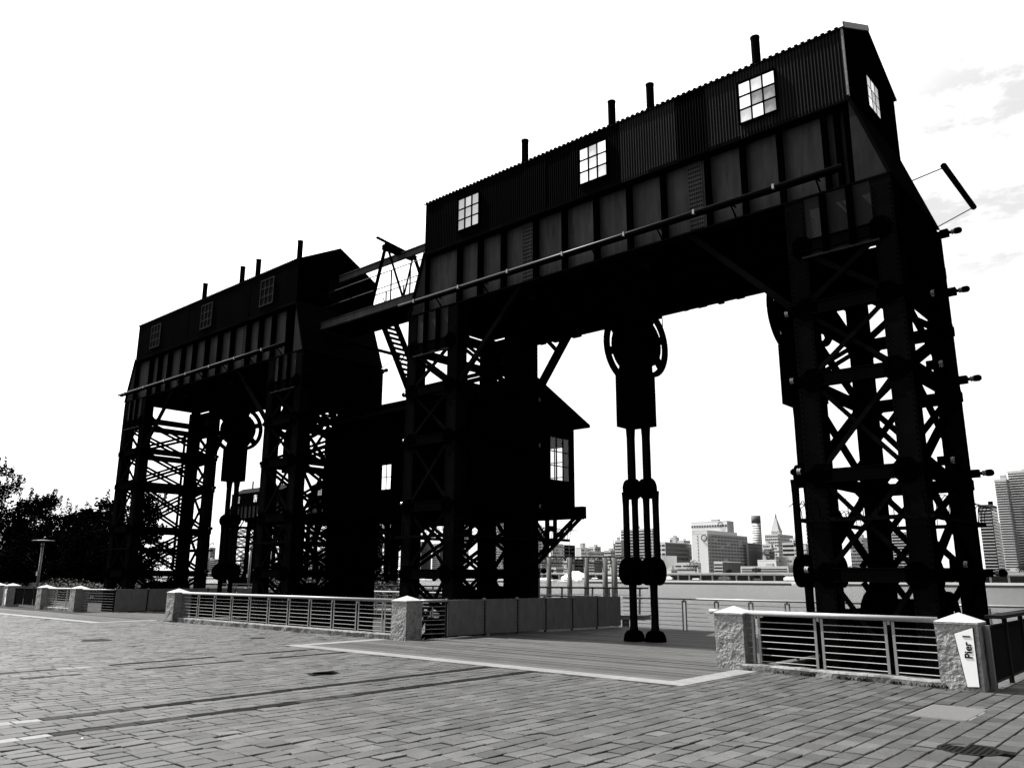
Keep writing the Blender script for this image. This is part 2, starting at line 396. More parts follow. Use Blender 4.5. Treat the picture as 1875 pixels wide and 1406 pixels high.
# covers -------------------------------------------------------------
c = thing('drain_grate', 'round iron drain grate with square holes at the bottom right of the plaza', 'drain grate', (-2.23, 9.25, 0))
MB().lathe((0, 0, 0), [(.285, -.03), (.285, .002), (.245, .002), (.245, -.02)], n=32).build('frame', 'iron', c)
MB().cyl((0, 0, -.03), (0, 0, -.025), .25, n=24).build('well', 'pit', c)
g = MB()
for i in range(-4, 5):
    t_ = i*.052; h = math.sqrt(max(.0, .243**2 - t_**2))
    g.box(t_-.011, t_+.011, -h, h, -.018, 0)
    g.box(-h, h, t_-.009, t_+.009, -.016, -.001)
g.build('grid', 'iron', c)
c = thing('manhole_cover', 'small dark sunken cover in the middle of the plaza', 'manhole cover', (-11.9, 8.78, 0))
MB().lathe((0, 0, 0), [(.25, -.03), (.25, .002), (.21, .002), (.21, -.02)], n=24).build('frame', 'iron', c)
MB().cyl((0, 0, -.03), (0, 0, -.02), .21, n=20).build('lid', 'pit', c)
c = thing('access_cover', 'rectangular ribbed steel access cover near the Pier 1 post', 'access cover', (-2.96, 11.51, 0))
MB().box(-.33, .33, -.57, .57, -.03, .001).build('plate', 'chequer', c)
g = MB()
for i in range(26): g.box(-.31, .31, -.55+i*.0435, -.55+i*.0435+.02, .001, .008)
o = g.build('rib', 'chequer', c); o['kind'] = 'stuff'
for (x, y, r) in ((-21.8, 9.1, .35), (-19.6, 12.28, .2)):
    c = thing('manhole_cover', 'wide flat dark cover on the left of the plaza' if x < -21 else 'tiny dark cover close to the long railing', 'manhole cover', (x, y, .003))
    MB().lathe((0, 0, 0), [(r, -.03), (r, .004), (r-.04, .004), (r-.04, 0)], n=20).build('frame', 'iron', c)
    MB().cyl((0, 0, -.02), (0, 0, .001), r-.035, n=20).build('lid', 'iron', c)

# ------------------------------------------------------------------ granite posts
def rough_post(x0, x1, y0, y1, zt, cap, label, group='granite posts along the plaza edge', seed=1):
    t_ = thing('granite_post', label, 'post', ((x0+x1)/2, (y0+y1)/2, 0), group)
    hx, hy = (x1-x0)/2, (y1-y0)/2
    bm = bmesh.new(); nx, nz = 16, 30
    bmesh.ops.create_grid(bm, x_segments=1, y_segments=1, size=.1); bm.clear()
    def ring(z):
        pts = []
        for side in range(4):
            for i in range(nx):
                f = -1+2*i/nx
                if side == 0: p = (f*hx, -hy)
                elif side == 1: p = (hx, f*hy)
                elif side == 2: p = (-f*hx, hy)
                else: p = (-hx, -f*hy)
                v = Vector((p[0], p[1], z)); q = v*5.0 + Vector((seed*3.1, seed, 0))
                a = noise.noise(q)*.010 + noise.noise(q*3.2)*.006 + noise.noise(q*9)*.004
                dirv = Vector((p[0], p[1], 0)).normalized()
                v += dirv*a
                pts.append(v)
        return pts
    vs = []; fs = []
    rn = 4*nx
    for k in range(nz+1):
        z = -.05 + (zt+.05)*k/nz
        vs += ring(z)
    for k in range(nz):
        for i in range(rn): fs.append((k*rn+i, k*rn+(i+1) % rn, (k+1)*rn+(i+1) % rn, (k+1)*rn+i))
    MB().add(vs, fs).build('shaft', 'granite', t_)
    e = .012
    vs = [(-hx-e, -hy-e, zt-.02), (hx+e, -hy-e, zt-.02), (hx+e, hy+e, zt-.02), (-hx-e, hy+e, zt-.02),
          (-hx-e, -hy-e, zt+.01), (hx+e, -hy-e, zt+.01), (hx+e, hy+e, zt+.01), (-hx-e, hy+e, zt+.01), (0, 0, zt+cap)]
    MB().add(vs, [(3, 2, 1, 0), (0, 1, 5, 4), (1, 2, 6, 5), (2, 3, 7, 6), (3, 0, 4, 7), (4, 5, 8), (5, 6, 8), (6, 7, 8), (7, 4, 8)]).build('cap', 'granite_cap', t_)
    return t_
def pier_sign(parent, dx, dy, text):
    pts = [(-.125+dx, .80), (.125+dx, .89), (.125+dx, .07), (-.03+dx, .06)]
    f = MB().prism([(p[0]-.006*(1 if p[0] < dx else -1)*1.4, p[1]+(.008 if p[1] > .5 else -.008)) for p in pts], 'Y', dy-.004, dy+.03).build('sign_edge', 'black_paint', parent)
    s_ = MB().prism(pts, 'Y', dy-.010, dy+.0).build('sign_plate', 'white_paint', parent)
    cu = bpy.data.curves.new('lettering', 'FONT'); cu.body = text; cu.size = .146; cu.extrude = .0015; cu.align_x = 'LEFT'; cu.offset = .0028
    tmp = bpy.data.objects.new('lettering', cu); COL.objects.link(tmp)
    dg = bpy.context.evaluated_depsgraph_get(); me = bpy.data.meshes.new_from_object(tmp.evaluated_get(dg)); bpy.data.objects.remove(tmp)
    me.materials.clear(); me.materials.append(M['black_paint'])
    o = inst('lettering', me, s_, (.082+dx, dy-.0125, .455))
    o.matrix_local = Matrix.Translation((.082+dx, dy-.0125, .455)) @ Matrix.Rotation(math.radians(90), 4, 'X') @ Matrix.Rotation(math.radians(90), 4, 'Z')
pA = rough_post(-7.43, -6.87, 14.12, 14.62, .96, .13, 'granite post at the right corner of the wooden deck, the open railing on its right', seed=1)
pB = rough_post(-3.62, -3.04, 13.83, 14.33, .955, .14, 'granite post with the white Pier 1 sign', seed=2)
pier_sign(pB, .10, -.268, 'Pier 1')
for dx in (-.05, .05): MB().cyl((dx, -.02, 1.05), (dx, -.02, 1.11), .006, n=6).build('pin', 'rail', pB)
pC = rough_post(-16.85, -16.28, 14.45, 15.0, .96, .13, 'granite post between the long railing and the concrete fence panels', seed=3)
pD = rough_post(-29.55, -28.98, 14.65, 15.25, .97, .14, 'sunlit granite post at the left end of the long railing', seed=4)
pE = rough_post(-39.9, -39.3, 15.25, 15.85, .97, .13, 'granite post just left of the distant fence panels', seed=5)
pF = rough_post(-43.6, -43.0, 15.15, 15.75, .97, .13, 'granite post below the street lamp with the flat disc top', seed=6)
pG = rough_post(-48.6, -48.0, 15.3, 15.9, 1.0, .13, 'granite post with a narrow white sign at the far left edge', seed=7)
pier_sign(pG, .14, -.318, 'Pier 2')
pH = rough_post(-50.6, -50.0, 15.3, 15.9, 1.0, .13, 'granite post cut by the left edge of the photo', seed=8)

# ------------------------------------------------------------------ railings
def railing(name, label, a, b, zt, pairs, z0=.12, nrods=7, kerb=True, tube=.045, group='metal railings', ends=(0, 0), kerbz=.11, ktone='kerb', pairgap=.06):
    """a,b: ends (x,y); pairs: distances along from a"""
    A = Vector((a[0], a[1], 0)); B = Vector((b[0], b[1], 0)); d = (B-A); Ln = d.length; d.normalize()
    ang = math.atan2(d.y, d.x)
    t_ = thing(name, label, 'railing', A, group); t_.rotation_euler = (0, 0, ang)
    MB().cyl((-ends[0], 0, zt), (Ln+ends[1], 0, zt), tube, n=14).build('top_rail', 'rail', t_, smooth=True)
    for s_ in pairs:
        for q in (-pairgap, pairgap):
            MB().box(s_+q-.022, s_+q+.022, -.008, .008, z0-.02, zt-.05).build('post', 'bar', t_)
        MB().box(s_-.02, s_+.02, -.02, .02, zt-.10, zt-.03).build('bracket', 'bar', t_)
    edges = [0] + list(pairs) + [Ln]
    for i in range(len(edges)-1):
        s0 = edges[i] + (pairgap if i else .0); s1 = edges[i+1] - (pairgap if i < len(edges)-2 else 0)
        for k in range(nrods):
            z = z0 + .02 + (zt-.17-z0)*k/(nrods-1)
            MB().cyl((s0, .0, z), (s1, .0, z), .0085, n=6).build('rod', 'bar', t_)
    if kerb:
        n = max(1, round(Ln/1.15))
        for i in range(n):
            s0 = Ln*i/n; s1 = Ln*(i+1)/n
            q = MB(); m_ = 12
            vs = []; fs = []
            for j in range(m_+1):
                x = s0+.004+(s1-s0-.008)*j/m_
                for (y, z) in ((-.17, -.05), (-.17, kerbz*.75), (-.15, kerbz), (.12, kerbz), (.14, -.05)):
                    w = noise.noise(Vector((x*4+a[0], y*5, z*5)))*.022 if y < 0 else 0
                    vs.append((x, y+w, z + (noise.noise(Vector((x*5, a[1], z)))*.012 if z > 0 else 0)))
            for j in range(m_):
                for k in range(4): fs.append((j*5+k, j*5+k+1, j*5+k+6, j*5+k+5))
            fs += [(4, 3, 2, 1, 0), tuple(m_*5+k for k in range(5))]
            q.add(vs, fs).build('kerb_stone', ktone, t_)
    return t_
railing('railing', 'short bright railing on a mossy kerb between the two nearest granite posts', (-6.90, 14.25), (-3.60, 14.02), .975, [.22, 1.38, 2.55], z0=.14, ends=(.05, -.03))
MB().cyl((-7.64, 14.36, .975), (-7.42, 14.36, .975), .045, n=14).build('top_rail_stub', 'rail', smooth=True)
tag(bpy.data.objects['top_rail_stub'], 'short rail end sticking out left of the granite post at the deck corner', 'rail end')
railing('railing', 'long railing on a granite kerb, its left end at the sunlit granite post', (-29.0, 14.95), (-16.85, 14.72), .955, [1.25, 2.4, 3.53, 4.66, 5.8, 6.93, 8.06, 9.2, 10.35, 11.5], z0=.14, nrods=7)
railing('railing', 'short stub of railing between the granite post and the first concrete panel', (-16.33, 14.95), (-16.12, 15.68), .955, [], z0=.10, kerb=False, tube=.035)
railing('railing', 'small railing between the post under the street lamp and the next post', (-43.0, 15.45), (-39.9, 15.5), .94, [1.0, 2.2], z0=.14)
railing('railing', 'dark stub of railing left of the distant fence panels', (-39.3, 15.55), (-36.75, 15.85), .94, [], z0=.1, kerb=False, tube=.03)
# rear railing at the water's edge
railing('railing', 'railing along the water behind the near wooden deck', (-15.3, 22.95), (-6.9, 22.8), .93, [1.15+1.1*i for i in range(7)], z0=.0, kerb=False, tube=.03, nrods=7)
railing('railing', 'dark railing along the water behind the right gantry tower', (-6.9, 23.0), (-3.0, 23.0), .93, [1.0, 2.1, 3.2], z0=.0, kerb=False, tube=.03)
railing('railing', 'railing along the water behind the far wooden deck', (-38.2, 22.95), (-29.0, 22.95), .93, [1.15*i for i in range(1, 8)], z0=.0, kerb=False, tube=.03)
railing('railing', 'railing along the water between the two gantries', (-29.0, 23.0), (-16.2, 23.0), .93, [1.15*i for i in range(1, 11)], z0=.0, kerb=False, tube=.03)
railing('railing', 'dark railing at the end of the pier on the far right', (-3.0, 22.4), (6, 22.4), .95, [1.15*i for i in range(1, 8)], z0=.0, kerb=False, tube=.04)
# weeds along the kerb
wv = MB(); r_ = random.Random(5)
for i in range(520):
    s_ = r_.random(); x = -6.8+3.3*s_; y = 14.08-.24*s_*1.0 - .02 + r_.gauss(0, .02); 
    if noise.noise(Vector((x*3, 0, 4.2))) < -.02 and s_ < .85: continue
    h = r_.uniform(.02, .07); a = r_.uniform(0, 6.28); q = r_.uniform(.012, .03)
    wv.add([(x, y, 0), (x+math.cos(a)*q, y+math.sin(a)*q, h*.6), (x+math.cos(a+.8)*q*1.6, y+math.sin(a+.8)*q*.8, h)], [(0, 1, 2)])
o = wv.build('weeds', 'weed', kind='stuff'); tag(o, 'dark weeds growing along the foot of the mossy kerb', 'weeds')

# concrete fence panels
def panel_wall(label, x, ys, zt, side, back=True):
    t_ = thing('panel_fence', label, 'fence', (x[0], ys[0], 0), 'panel fences beside the decks')
    n = len(ys)-1
    for i in range(n):
        f0 = (ys[i]-ys[0])/(ys[-1]-ys[0]); f1 = (ys[i+1]-ys[0])/(ys[-1]-ys[0])
        x0 = (x[1]-x[0])*f0; x1 = (x[1]-x[0])*f1; y0 = ys[i]-ys[0]+.03; y1 = ys[i+1]-ys[0]-.03
        q = MB().add([(x0, y0, .05), (x1, y1, .05), (x1, y1, zt), (x0, y0, zt), (x0-.05, y0, .05), (x1-.05, y1, .05), (x1-.05, y1, zt), (x0-.05, y0, zt)],
                [(0, 1, 2, 3), (7, 6, 5, 4), (0, 3, 7, 4), (1, 5, 6, 2), (3, 2, 6, 7), (0, 4, 5, 1)])
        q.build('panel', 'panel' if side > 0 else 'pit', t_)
        if side > 0:
            s_ = MB()
            for yy in (y0+.015, y1-.015):
                for k in range(9): s_.box((x0 if yy < (y0+y1)/2 else x1)-.001, (x0 if yy < (y0+y1)/2 else x1)+.012, yy-.008, yy+.008, .12+k*.1, .135+k*.1)
            o = s_.build('bolt', 'iron', t_, kind='stuff')
        MB().box(x0-.07, x0-.02, y0-.05, y0-.01, 0, zt+.03).build('post', 'iron', t_)
        MB().box(x0-.07, x0+.01, y0-.055, y0-.005, zt-.03, zt+.035).build('post_cap', 'bar', t_)
    return t_
from_y = [15.72, 17.05, 18.3, 19.45, 20.6, 21.75, 22.9]
panel_wall('row of six pale concrete panels along the left side of the near deck', (-16.08, -15.36), from_y, .97, 1)
panel_wall('row of concrete panels along the far deck, behind the sunlit post', (-36.7, -36.5), [15.9, 17.3, 18.7, 20.1, 21.5, 22.9], .98, 1)
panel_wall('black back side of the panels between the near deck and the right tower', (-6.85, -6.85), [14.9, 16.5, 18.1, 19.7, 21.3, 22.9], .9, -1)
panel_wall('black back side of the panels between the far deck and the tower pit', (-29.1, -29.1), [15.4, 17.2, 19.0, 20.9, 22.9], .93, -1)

# gates on the pier right of the Pier 1 post
def mesh_panel(parent, y0, y1, z0, z1):
    fr = MB()
    for (a, b_) in (((0, y0, z0), (0, y1, z0)), ((0, y1, z0), (0, y1, z1)), ((0, y1, z1), (0, y0, z1)), ((0, y0, z1), (0, y0, z0))):
        fr.cyl(a, b_, .016, n=8)
    fr.build('frame', 'iron', parent)
    w = MB(); k = 0
    n = int((y1-y0)/.02)
    for i in range(n): y = y0+(y1-y0)*(i+.5)/n; w.box(-.003, .003, y-.0045, y+.0045, z0, z1)
    n = int((z1-z0)/.02)
    for i in range(n): z = z0+(z1-z0)*(i+.5)/n; w.box(.0032, .006, y0, y1, z-.0035, z+.0035)
    w.build('wire_mesh', 'mesh', parent, kind='stuff')
g_ = thing('pier_gate', 'dark wire mesh gate panels right of the Pier 1 post', 'gate', (-2.98, 14.15, 0))
for i in range(5):
    mesh_panel(g_, .05+1.25*i, 1.15+1.25*i, .10, .90)
    MB().box(-.03, .03, 1.17+1.25*i, 1.25+1.25*i, -.02, 1.0).build('post', 'iron', g_)
MB().box(-.03, .03, -.06, .02, 0, .92).build('post', 'pole', g_)
MB().box(-.10, .14, .35, 7.6, 1.0, 1.05).build('top_rail', 'iron', g_)
g_ = thing('pier_gate', 'dark gate panels between the sign post at the far left and its neighbour', 'gate', (-47.9, 15.6, 0)); g_.rotation_euler = (0, 0, math.radians(-90))
for i in range(3): mesh_panel(g_, .1+1.3*i, 1.25+1.3*i, .10, .9)
# ------------------------------------------------------------------ gantries
# local frame: x along the girder, y away from the plaza, z up; origin on the ground under the house centre
HX, HY = 6.70, 1.82           # half length / half depth of the machine house
ZG0, ZG1, ZE, ZP = 9.68, 11.72, 13.42, 14.38
LV = [-1.2, 1.65, 3.6, 5.6, 7.15, 8.55]
TX0, TX1 = 5.12, 7.36         # tower, mirrored for the left one
TY0, TY1 = -1.85, 1.95

def gantry(label, origin, lite=(), pane='pane_sky', detail=True, group='black gantry cranes', chim_h=1.0, left_guide=False, lampset=True, tubes=True, sheet='siding'):
    g = thing('gantry', label, 'gantry', origin, group)
    # girder ------------------------------------------------------
    def web(b):
        b.box(-HX, HX, -HY+.24, -HY+.26, ZG0+.02, ZG1); b.box(-HX, HX, HY-.16, HY-.14, ZG0+.06, ZG1)
    cached('web', 'girder', 'plate', web, g)
    cached('soffit', 'soffit', 'black', lambda b: b.box(-HX-.6, HX+.6, -HY+.05, HY-.05, ZG0+.021, ZG0+.05), g)
    def flange(b):
        for s in (-1, 1):
            ya, yb = sorted((s*(HY-.28), s*(HY+.04)))
            b.box(-HX-.62, HX+.62, ya, yb, ZG0-.02, ZG0+.02)
            b.box(-HX, HX, ya, yb, ZG1-.12, ZG1-.02)
    cached('flange', 'flange', 'steel', flange, g)
    ribx = [-5.2, -4.32, -3.38, -2.15, -1.12, -.04, 1.01, 2.03, 3.26, 4.18, 5.08, 6.1, 6.38, 6.6]
    def rib(b): b.box(-.02, .02, -.02, .19, ZG0+.025, ZG1-.13).box(-.055, .055, -.035, -.02, ZG0+.025, ZG1-.13)
    for x in ribx:
        cached('rib', 'rib', 'black', rib, g, (x, -HY+.05, 0))
        if x > 5 or detail: cached('rib', 'rib', 'black', rib, g, (x, HY-.2, 0))
    edges = [-HX+.35] + ribx
    for i in range(len(ribx)):
        x0 = edges[i]+.03; x1 = edges[i+1]-.03
        w = round(x1-x0, 3)
        cached('webpanel%s' % w, 'web_panel', 'plate', lambda b: b.box(-w/2, w/2, -.006, .006, ZG0+.10, ZG1-.16), g, ((x0+x1)/2, -HY+.22, 0))
    def splice(b):
        b.box(-.20, .20, -.012, 0, ZG0+.08, ZG1-.14)
    def riv(b, xs, zs, r=.017):
        for x in xs:
            for z in zs: b.add([(x-r, 0, z-r), (x+r, 0, z-r), (x+r, 0, z+r), (x-r, 0, z+r), (x, -r*1.2, z)], [(0, 1, 4), (1, 2, 4), (2, 3, 4), (3, 0, 4)])
    for x in (-2.55, 2.85):
        cached('splice', 'splice_plate', 'plate', splice, g, (x, -HY+.212, 0))
        cached('spliceriv', 'rivets', 'black', lambda b: riv(b, [-.15+.06*i for i in range(6)], [ZG0+.15+.115*k for k in range(15)], .019), g, (x, -HY+.199, 0), kind='stuff')
    def rrow(b):
        riv(b, [-HX+.1+.105*i for i in range(int(2*HX/.105))], [ZG0+.09], .017)
    cached('rrow', 'rivets', 'black', rrow, g, (0, -HY+.212, 0), kind='stuff')
    # wings -----------------------------------------------------
    for s in (-1, 1):
        for yy in (-HY+.0, HY-.02):
            def wing(b): b.prism([(s*(HX-.02), ZG1), (s*(HX-.04), ZG0), (s*(HX+.64), ZG0)], 'Y', 0, .02)
            cached('wing%d' % s, 'wing_plate', 'wingplate', wing, g, (0, yy, 0))
        def wedge(b):
            b.add([(s*HX, -HY, ZG1), (s*HX, HY, ZG1), (s*(HX+.66), HY+.1, ZG0), (s*(HX+.66), -HY-.02, ZG0),
                   (s*(HX-.05), -HY, ZG1), (s*(HX-.05), HY, ZG1), (s*(HX+.61), HY+.1, ZG0), (s*(HX+.61), -HY-.02, ZG0)],
                  [(0, 1, 2, 3), (7, 6, 5, 4), (0, 4, 5, 1), (1, 5, 6, 2), (2, 6, 7, 3), (3, 7, 4, 0)])
        cached('wedge%d' % s, 'end_plate', 'steel', wedge, g)
        cached('wedgerib%d' % s, 'wing_edge', 'steel', lambda b: b.beam((s*(HX-.01), -HY-.03, ZG1), (s*(HX+.66), -HY-.03, ZG0), .06, .06), g)
    # house -----------------------------------------------------
    def core(b):
        y = HY-.03
        b.prism([(-y, ZG1), (y, ZG1), (y, ZE), (0, ZP-.03), (-y, ZE)], 'X', -HX+.02, HX-.02)
    cached('core', 'house_wall', 'siding' if 0 else 'black', core, g)
    # corrugated sheets on the front and back
    sw = HX*2/16
    def sheet_mesh(b):
        n = int(sw/.076)*6; vs = []; fs = []
        for i in range(n+1):
            x = sw*i/n; y = .017*math.sin(2*math.pi*i/6)
            vs += [(x, y-.02, ZG1-.10), (x, y-.02, ZE-.02)]
        for i in range(n): fs.append((2*i, 2*i+2, 2*i+3, 2*i+1))
        b.add(vs, fs)
    for i in range(16):
        x = -HX+sw*i
        m_ = 'siding_new' if any(a <= x+sw/2 <= c for a, c in lite) else sheet
        cached('sheet'+m_, 'corrugated_sheet', m_, sheet_mesh, g, (x, -HY-.007*(i % 2)-.004*((i*7) % 3), .012*((i*5) % 4-1.5)))
        if detail: cached('sheet_b', 'corrugated_sheet', 'siding', sheet_mesh, g, (x, HY+.04, 0))
    def roof(b):
        for s in (-1, 1):
            y0, z0 = s*(HY+.07), ZE-.03
            b.add([(-HX-.06, y0, z0), (HX+.06, y0, z0), (HX+.06, 0, ZP), (-HX-.06, 0, ZP), (-HX-.06, y0, z0-.03), (HX+.06, y0, z0-.03), (HX+.06, 0, ZP-.03), (-HX-.06, 0, ZP-.03)],
                  [(0, 1, 2, 3), (7, 6, 5, 4), (0, 4, 5, 1), (1, 5, 6, 2), (3, 2, 6, 7), (3, 7, 4, 0)])
    cached('roof', 'roof', 'roofing', roof, g)
    def scal(b):   # corrugated sheet ends peeping above the eave
        n = int(2*HX/.152)
        for i in range(n): x = -HX+.152*(i+.5); b.box(x-.038, x+.038, -HY-.078, -HY-.03, ZE-.03, ZE+.004)
    cached('scal', 'sheet_ends', 'black', scal, g, kind='stuff')
    if lite:
        def trim(b):
            b.beam((HX+.07, -HY-.07, ZE), (HX+.07, 0, ZP+.015), .03, .13)
            b.box(HX-.01, HX+.03, -HY-.055, -HY-.01, ZG1-.05, ZE-.02)
        cached('trim', 'flashing', 'trim', trim, g)
    # windows
    def frame(b):
        w, h = .44, .52
        b.box(-w-.03, w+.03, -.035, .02, h, h+.03); b.box(-w-.03, w+.03, -.045, .02, -h-.03, -h)
        for s in (-1, 1): b.box(min(s*w, s*(w+.03)), max(s*w, s*(w+.03)), -.035, .02, -h, h)
        for k in (-1, 1):
            b.box(k*w/3-.012, k*w/3+.012, -.032, .0, -h, h); b.box(-w, w, -.030, .002, k*h/3-.012, k*h/3+.012)
    def pane(b): b.box(-.145, .145, -.012, -.006, -.172, .172)
    def window(x, y, z, rz, ptype, fm):
        f = cached('wf'+fm, 'window', fm, frame, g, (x, y, z)); f.rotation_euler = (0, 0, rz)
        for i in range(3):
            for k in range(3):
                p_ = cached('pane'+ptype, 'pane', ptype, pane, f, ((i-1)*.293, .004, (k-1)*.347))
    for x in (-4.7, 0.0, 4.7):
        pt = 'pane_grey' if (x < -1 and pane_arg[0] == 'pane_sky') else pane_arg[0]
        f = cached('wf'+('black' if pane_type(pane_arg[0]) else 'new'), 'window', 'black' if pane_type(pane_arg[0]) else 'siding_new', frame, g, (x, -HY-.07, 12.50))
        for i in range(3):
            for k in range(3): cached('pane'+pt, 'pane', pt, pane, f, ((i-1)*.293, .004, (k-1)*.347))
    # end window
    for s in ((1,) if detail else (1,)):
        f = cached('wfblack2', 'window', 'black', frame, g, (s*(HX+.01), -.06, 12.52)); f.rotation_euler = (0, 0, s*math.radians(90)); f.scale = (.93, 1, .80)
        for i in range(3):
            for k in range(3): cached('pane'+pane_arg[0], 'pane', pane_arg[0], pane, f, ((i-1)*.293, -.016, (k-1)*.347))
    # chimneys: (x, z top)
    for x in (-3.95, -.55, .78, 4.0):
        def ch(b):
            b.cyl((0, 0, ZP-.1), (0, 0, 15.42), .115, n=20); b.cyl((0, 0, 15.40), (0, 0, 15.44), .125, n=20)
        cached('chim', 'chimney', 'steel', ch, g, (x, -.08, 0), smooth=False)
    # light tube on the front
    if tubes:
        tb = cached('tubef', 'light_tube', 'tube', lambda b: b.cyl((-7.55, 0, 0), (6.5, 0, 0), .045, n=10), g, (0, -HY-.30, 10.02), smooth=True)
        cached('tubef2', 'tube_housing', 'black', lambda b: b.box(-7.4, 6.45, .02, .10, -.09, -.03), tb)
        for i in range(7):
            x = -5.9+1.97*i
            cached('jnt', 'joint', 'rail', lambda b: b.box(-.025, .025, -.055, .04, -.055, .055), tb, (x-.9, 0, 0))
            cached('brk', 'bracket', 'black', lambda b: (b.beam((0, .04, -.03), (.0, .34, -.32), .03, .03), b.beam((0, .04, -.03), (0, .34, -.03), .03, .03)), tb, (x, 0, 0))
        t2 = MB().cyl((8.08, -.5, 10.12), (8.08, 2.15, 10.12), .065, n=10).build('light_tube', 'steel', g)
        for y in (-.45, 2.1):
            MB().cyl((7.0, y, 9.75 if y > 0 else 9.95), (8.08, y, 10.10), .012, n=6).build('arm', 'black', t2)
    # lamps hanging under the girder
    for (x, y) in ((-2.9, -1.0), (1.0, -1.0)) if detail else ():
        l_ = cached('undl', 'pendant_lamp', 'tube', lambda b: b.lathe((0, 0, 0), [(.14, -.14), (.13, -.08), (.06, 0), (.02, .05)], n=12), g, (x, y, ZG0-.05))
    # knee braces ------------------------------------------------
    for s in (-1, 1):
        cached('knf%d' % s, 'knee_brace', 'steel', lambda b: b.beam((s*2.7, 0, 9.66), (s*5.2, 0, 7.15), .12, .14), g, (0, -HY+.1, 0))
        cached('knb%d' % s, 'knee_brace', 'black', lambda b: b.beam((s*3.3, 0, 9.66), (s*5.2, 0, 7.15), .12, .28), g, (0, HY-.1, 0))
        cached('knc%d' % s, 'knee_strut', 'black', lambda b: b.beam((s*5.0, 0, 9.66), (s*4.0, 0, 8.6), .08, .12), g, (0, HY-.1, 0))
    # deep soffit beam and ragged cable tray under the girder
    def under(b):
        b.box(-5.2, 5.2, HY-.4, HY-.1, ZG0-.62, ZG0-.02)
        b.box(-5.2, 5.2, -.25, .25, ZG0-.4, ZG0-.03)
        r = random.Random(2)
        for i in range(22):
            x = r.uniform(-5, 5); b.box(x, x+r.uniform(.05, .4), HY-.45, HY-.15, ZG0-.62-r.uniform(.03, .09), ZG0-.61)
    cached('under', 'under_beam', 'black', under, g)
    # towers -------------------------------------------------------
    for s in (-1, 1): tower(g, s, detail, left_guide)
    hanger(g, 0, detail)
    hanger(g, 4.62, detail)
    return g

pane_arg = ['pane_sky']
def pane_type(p): return p != 'pane_black'

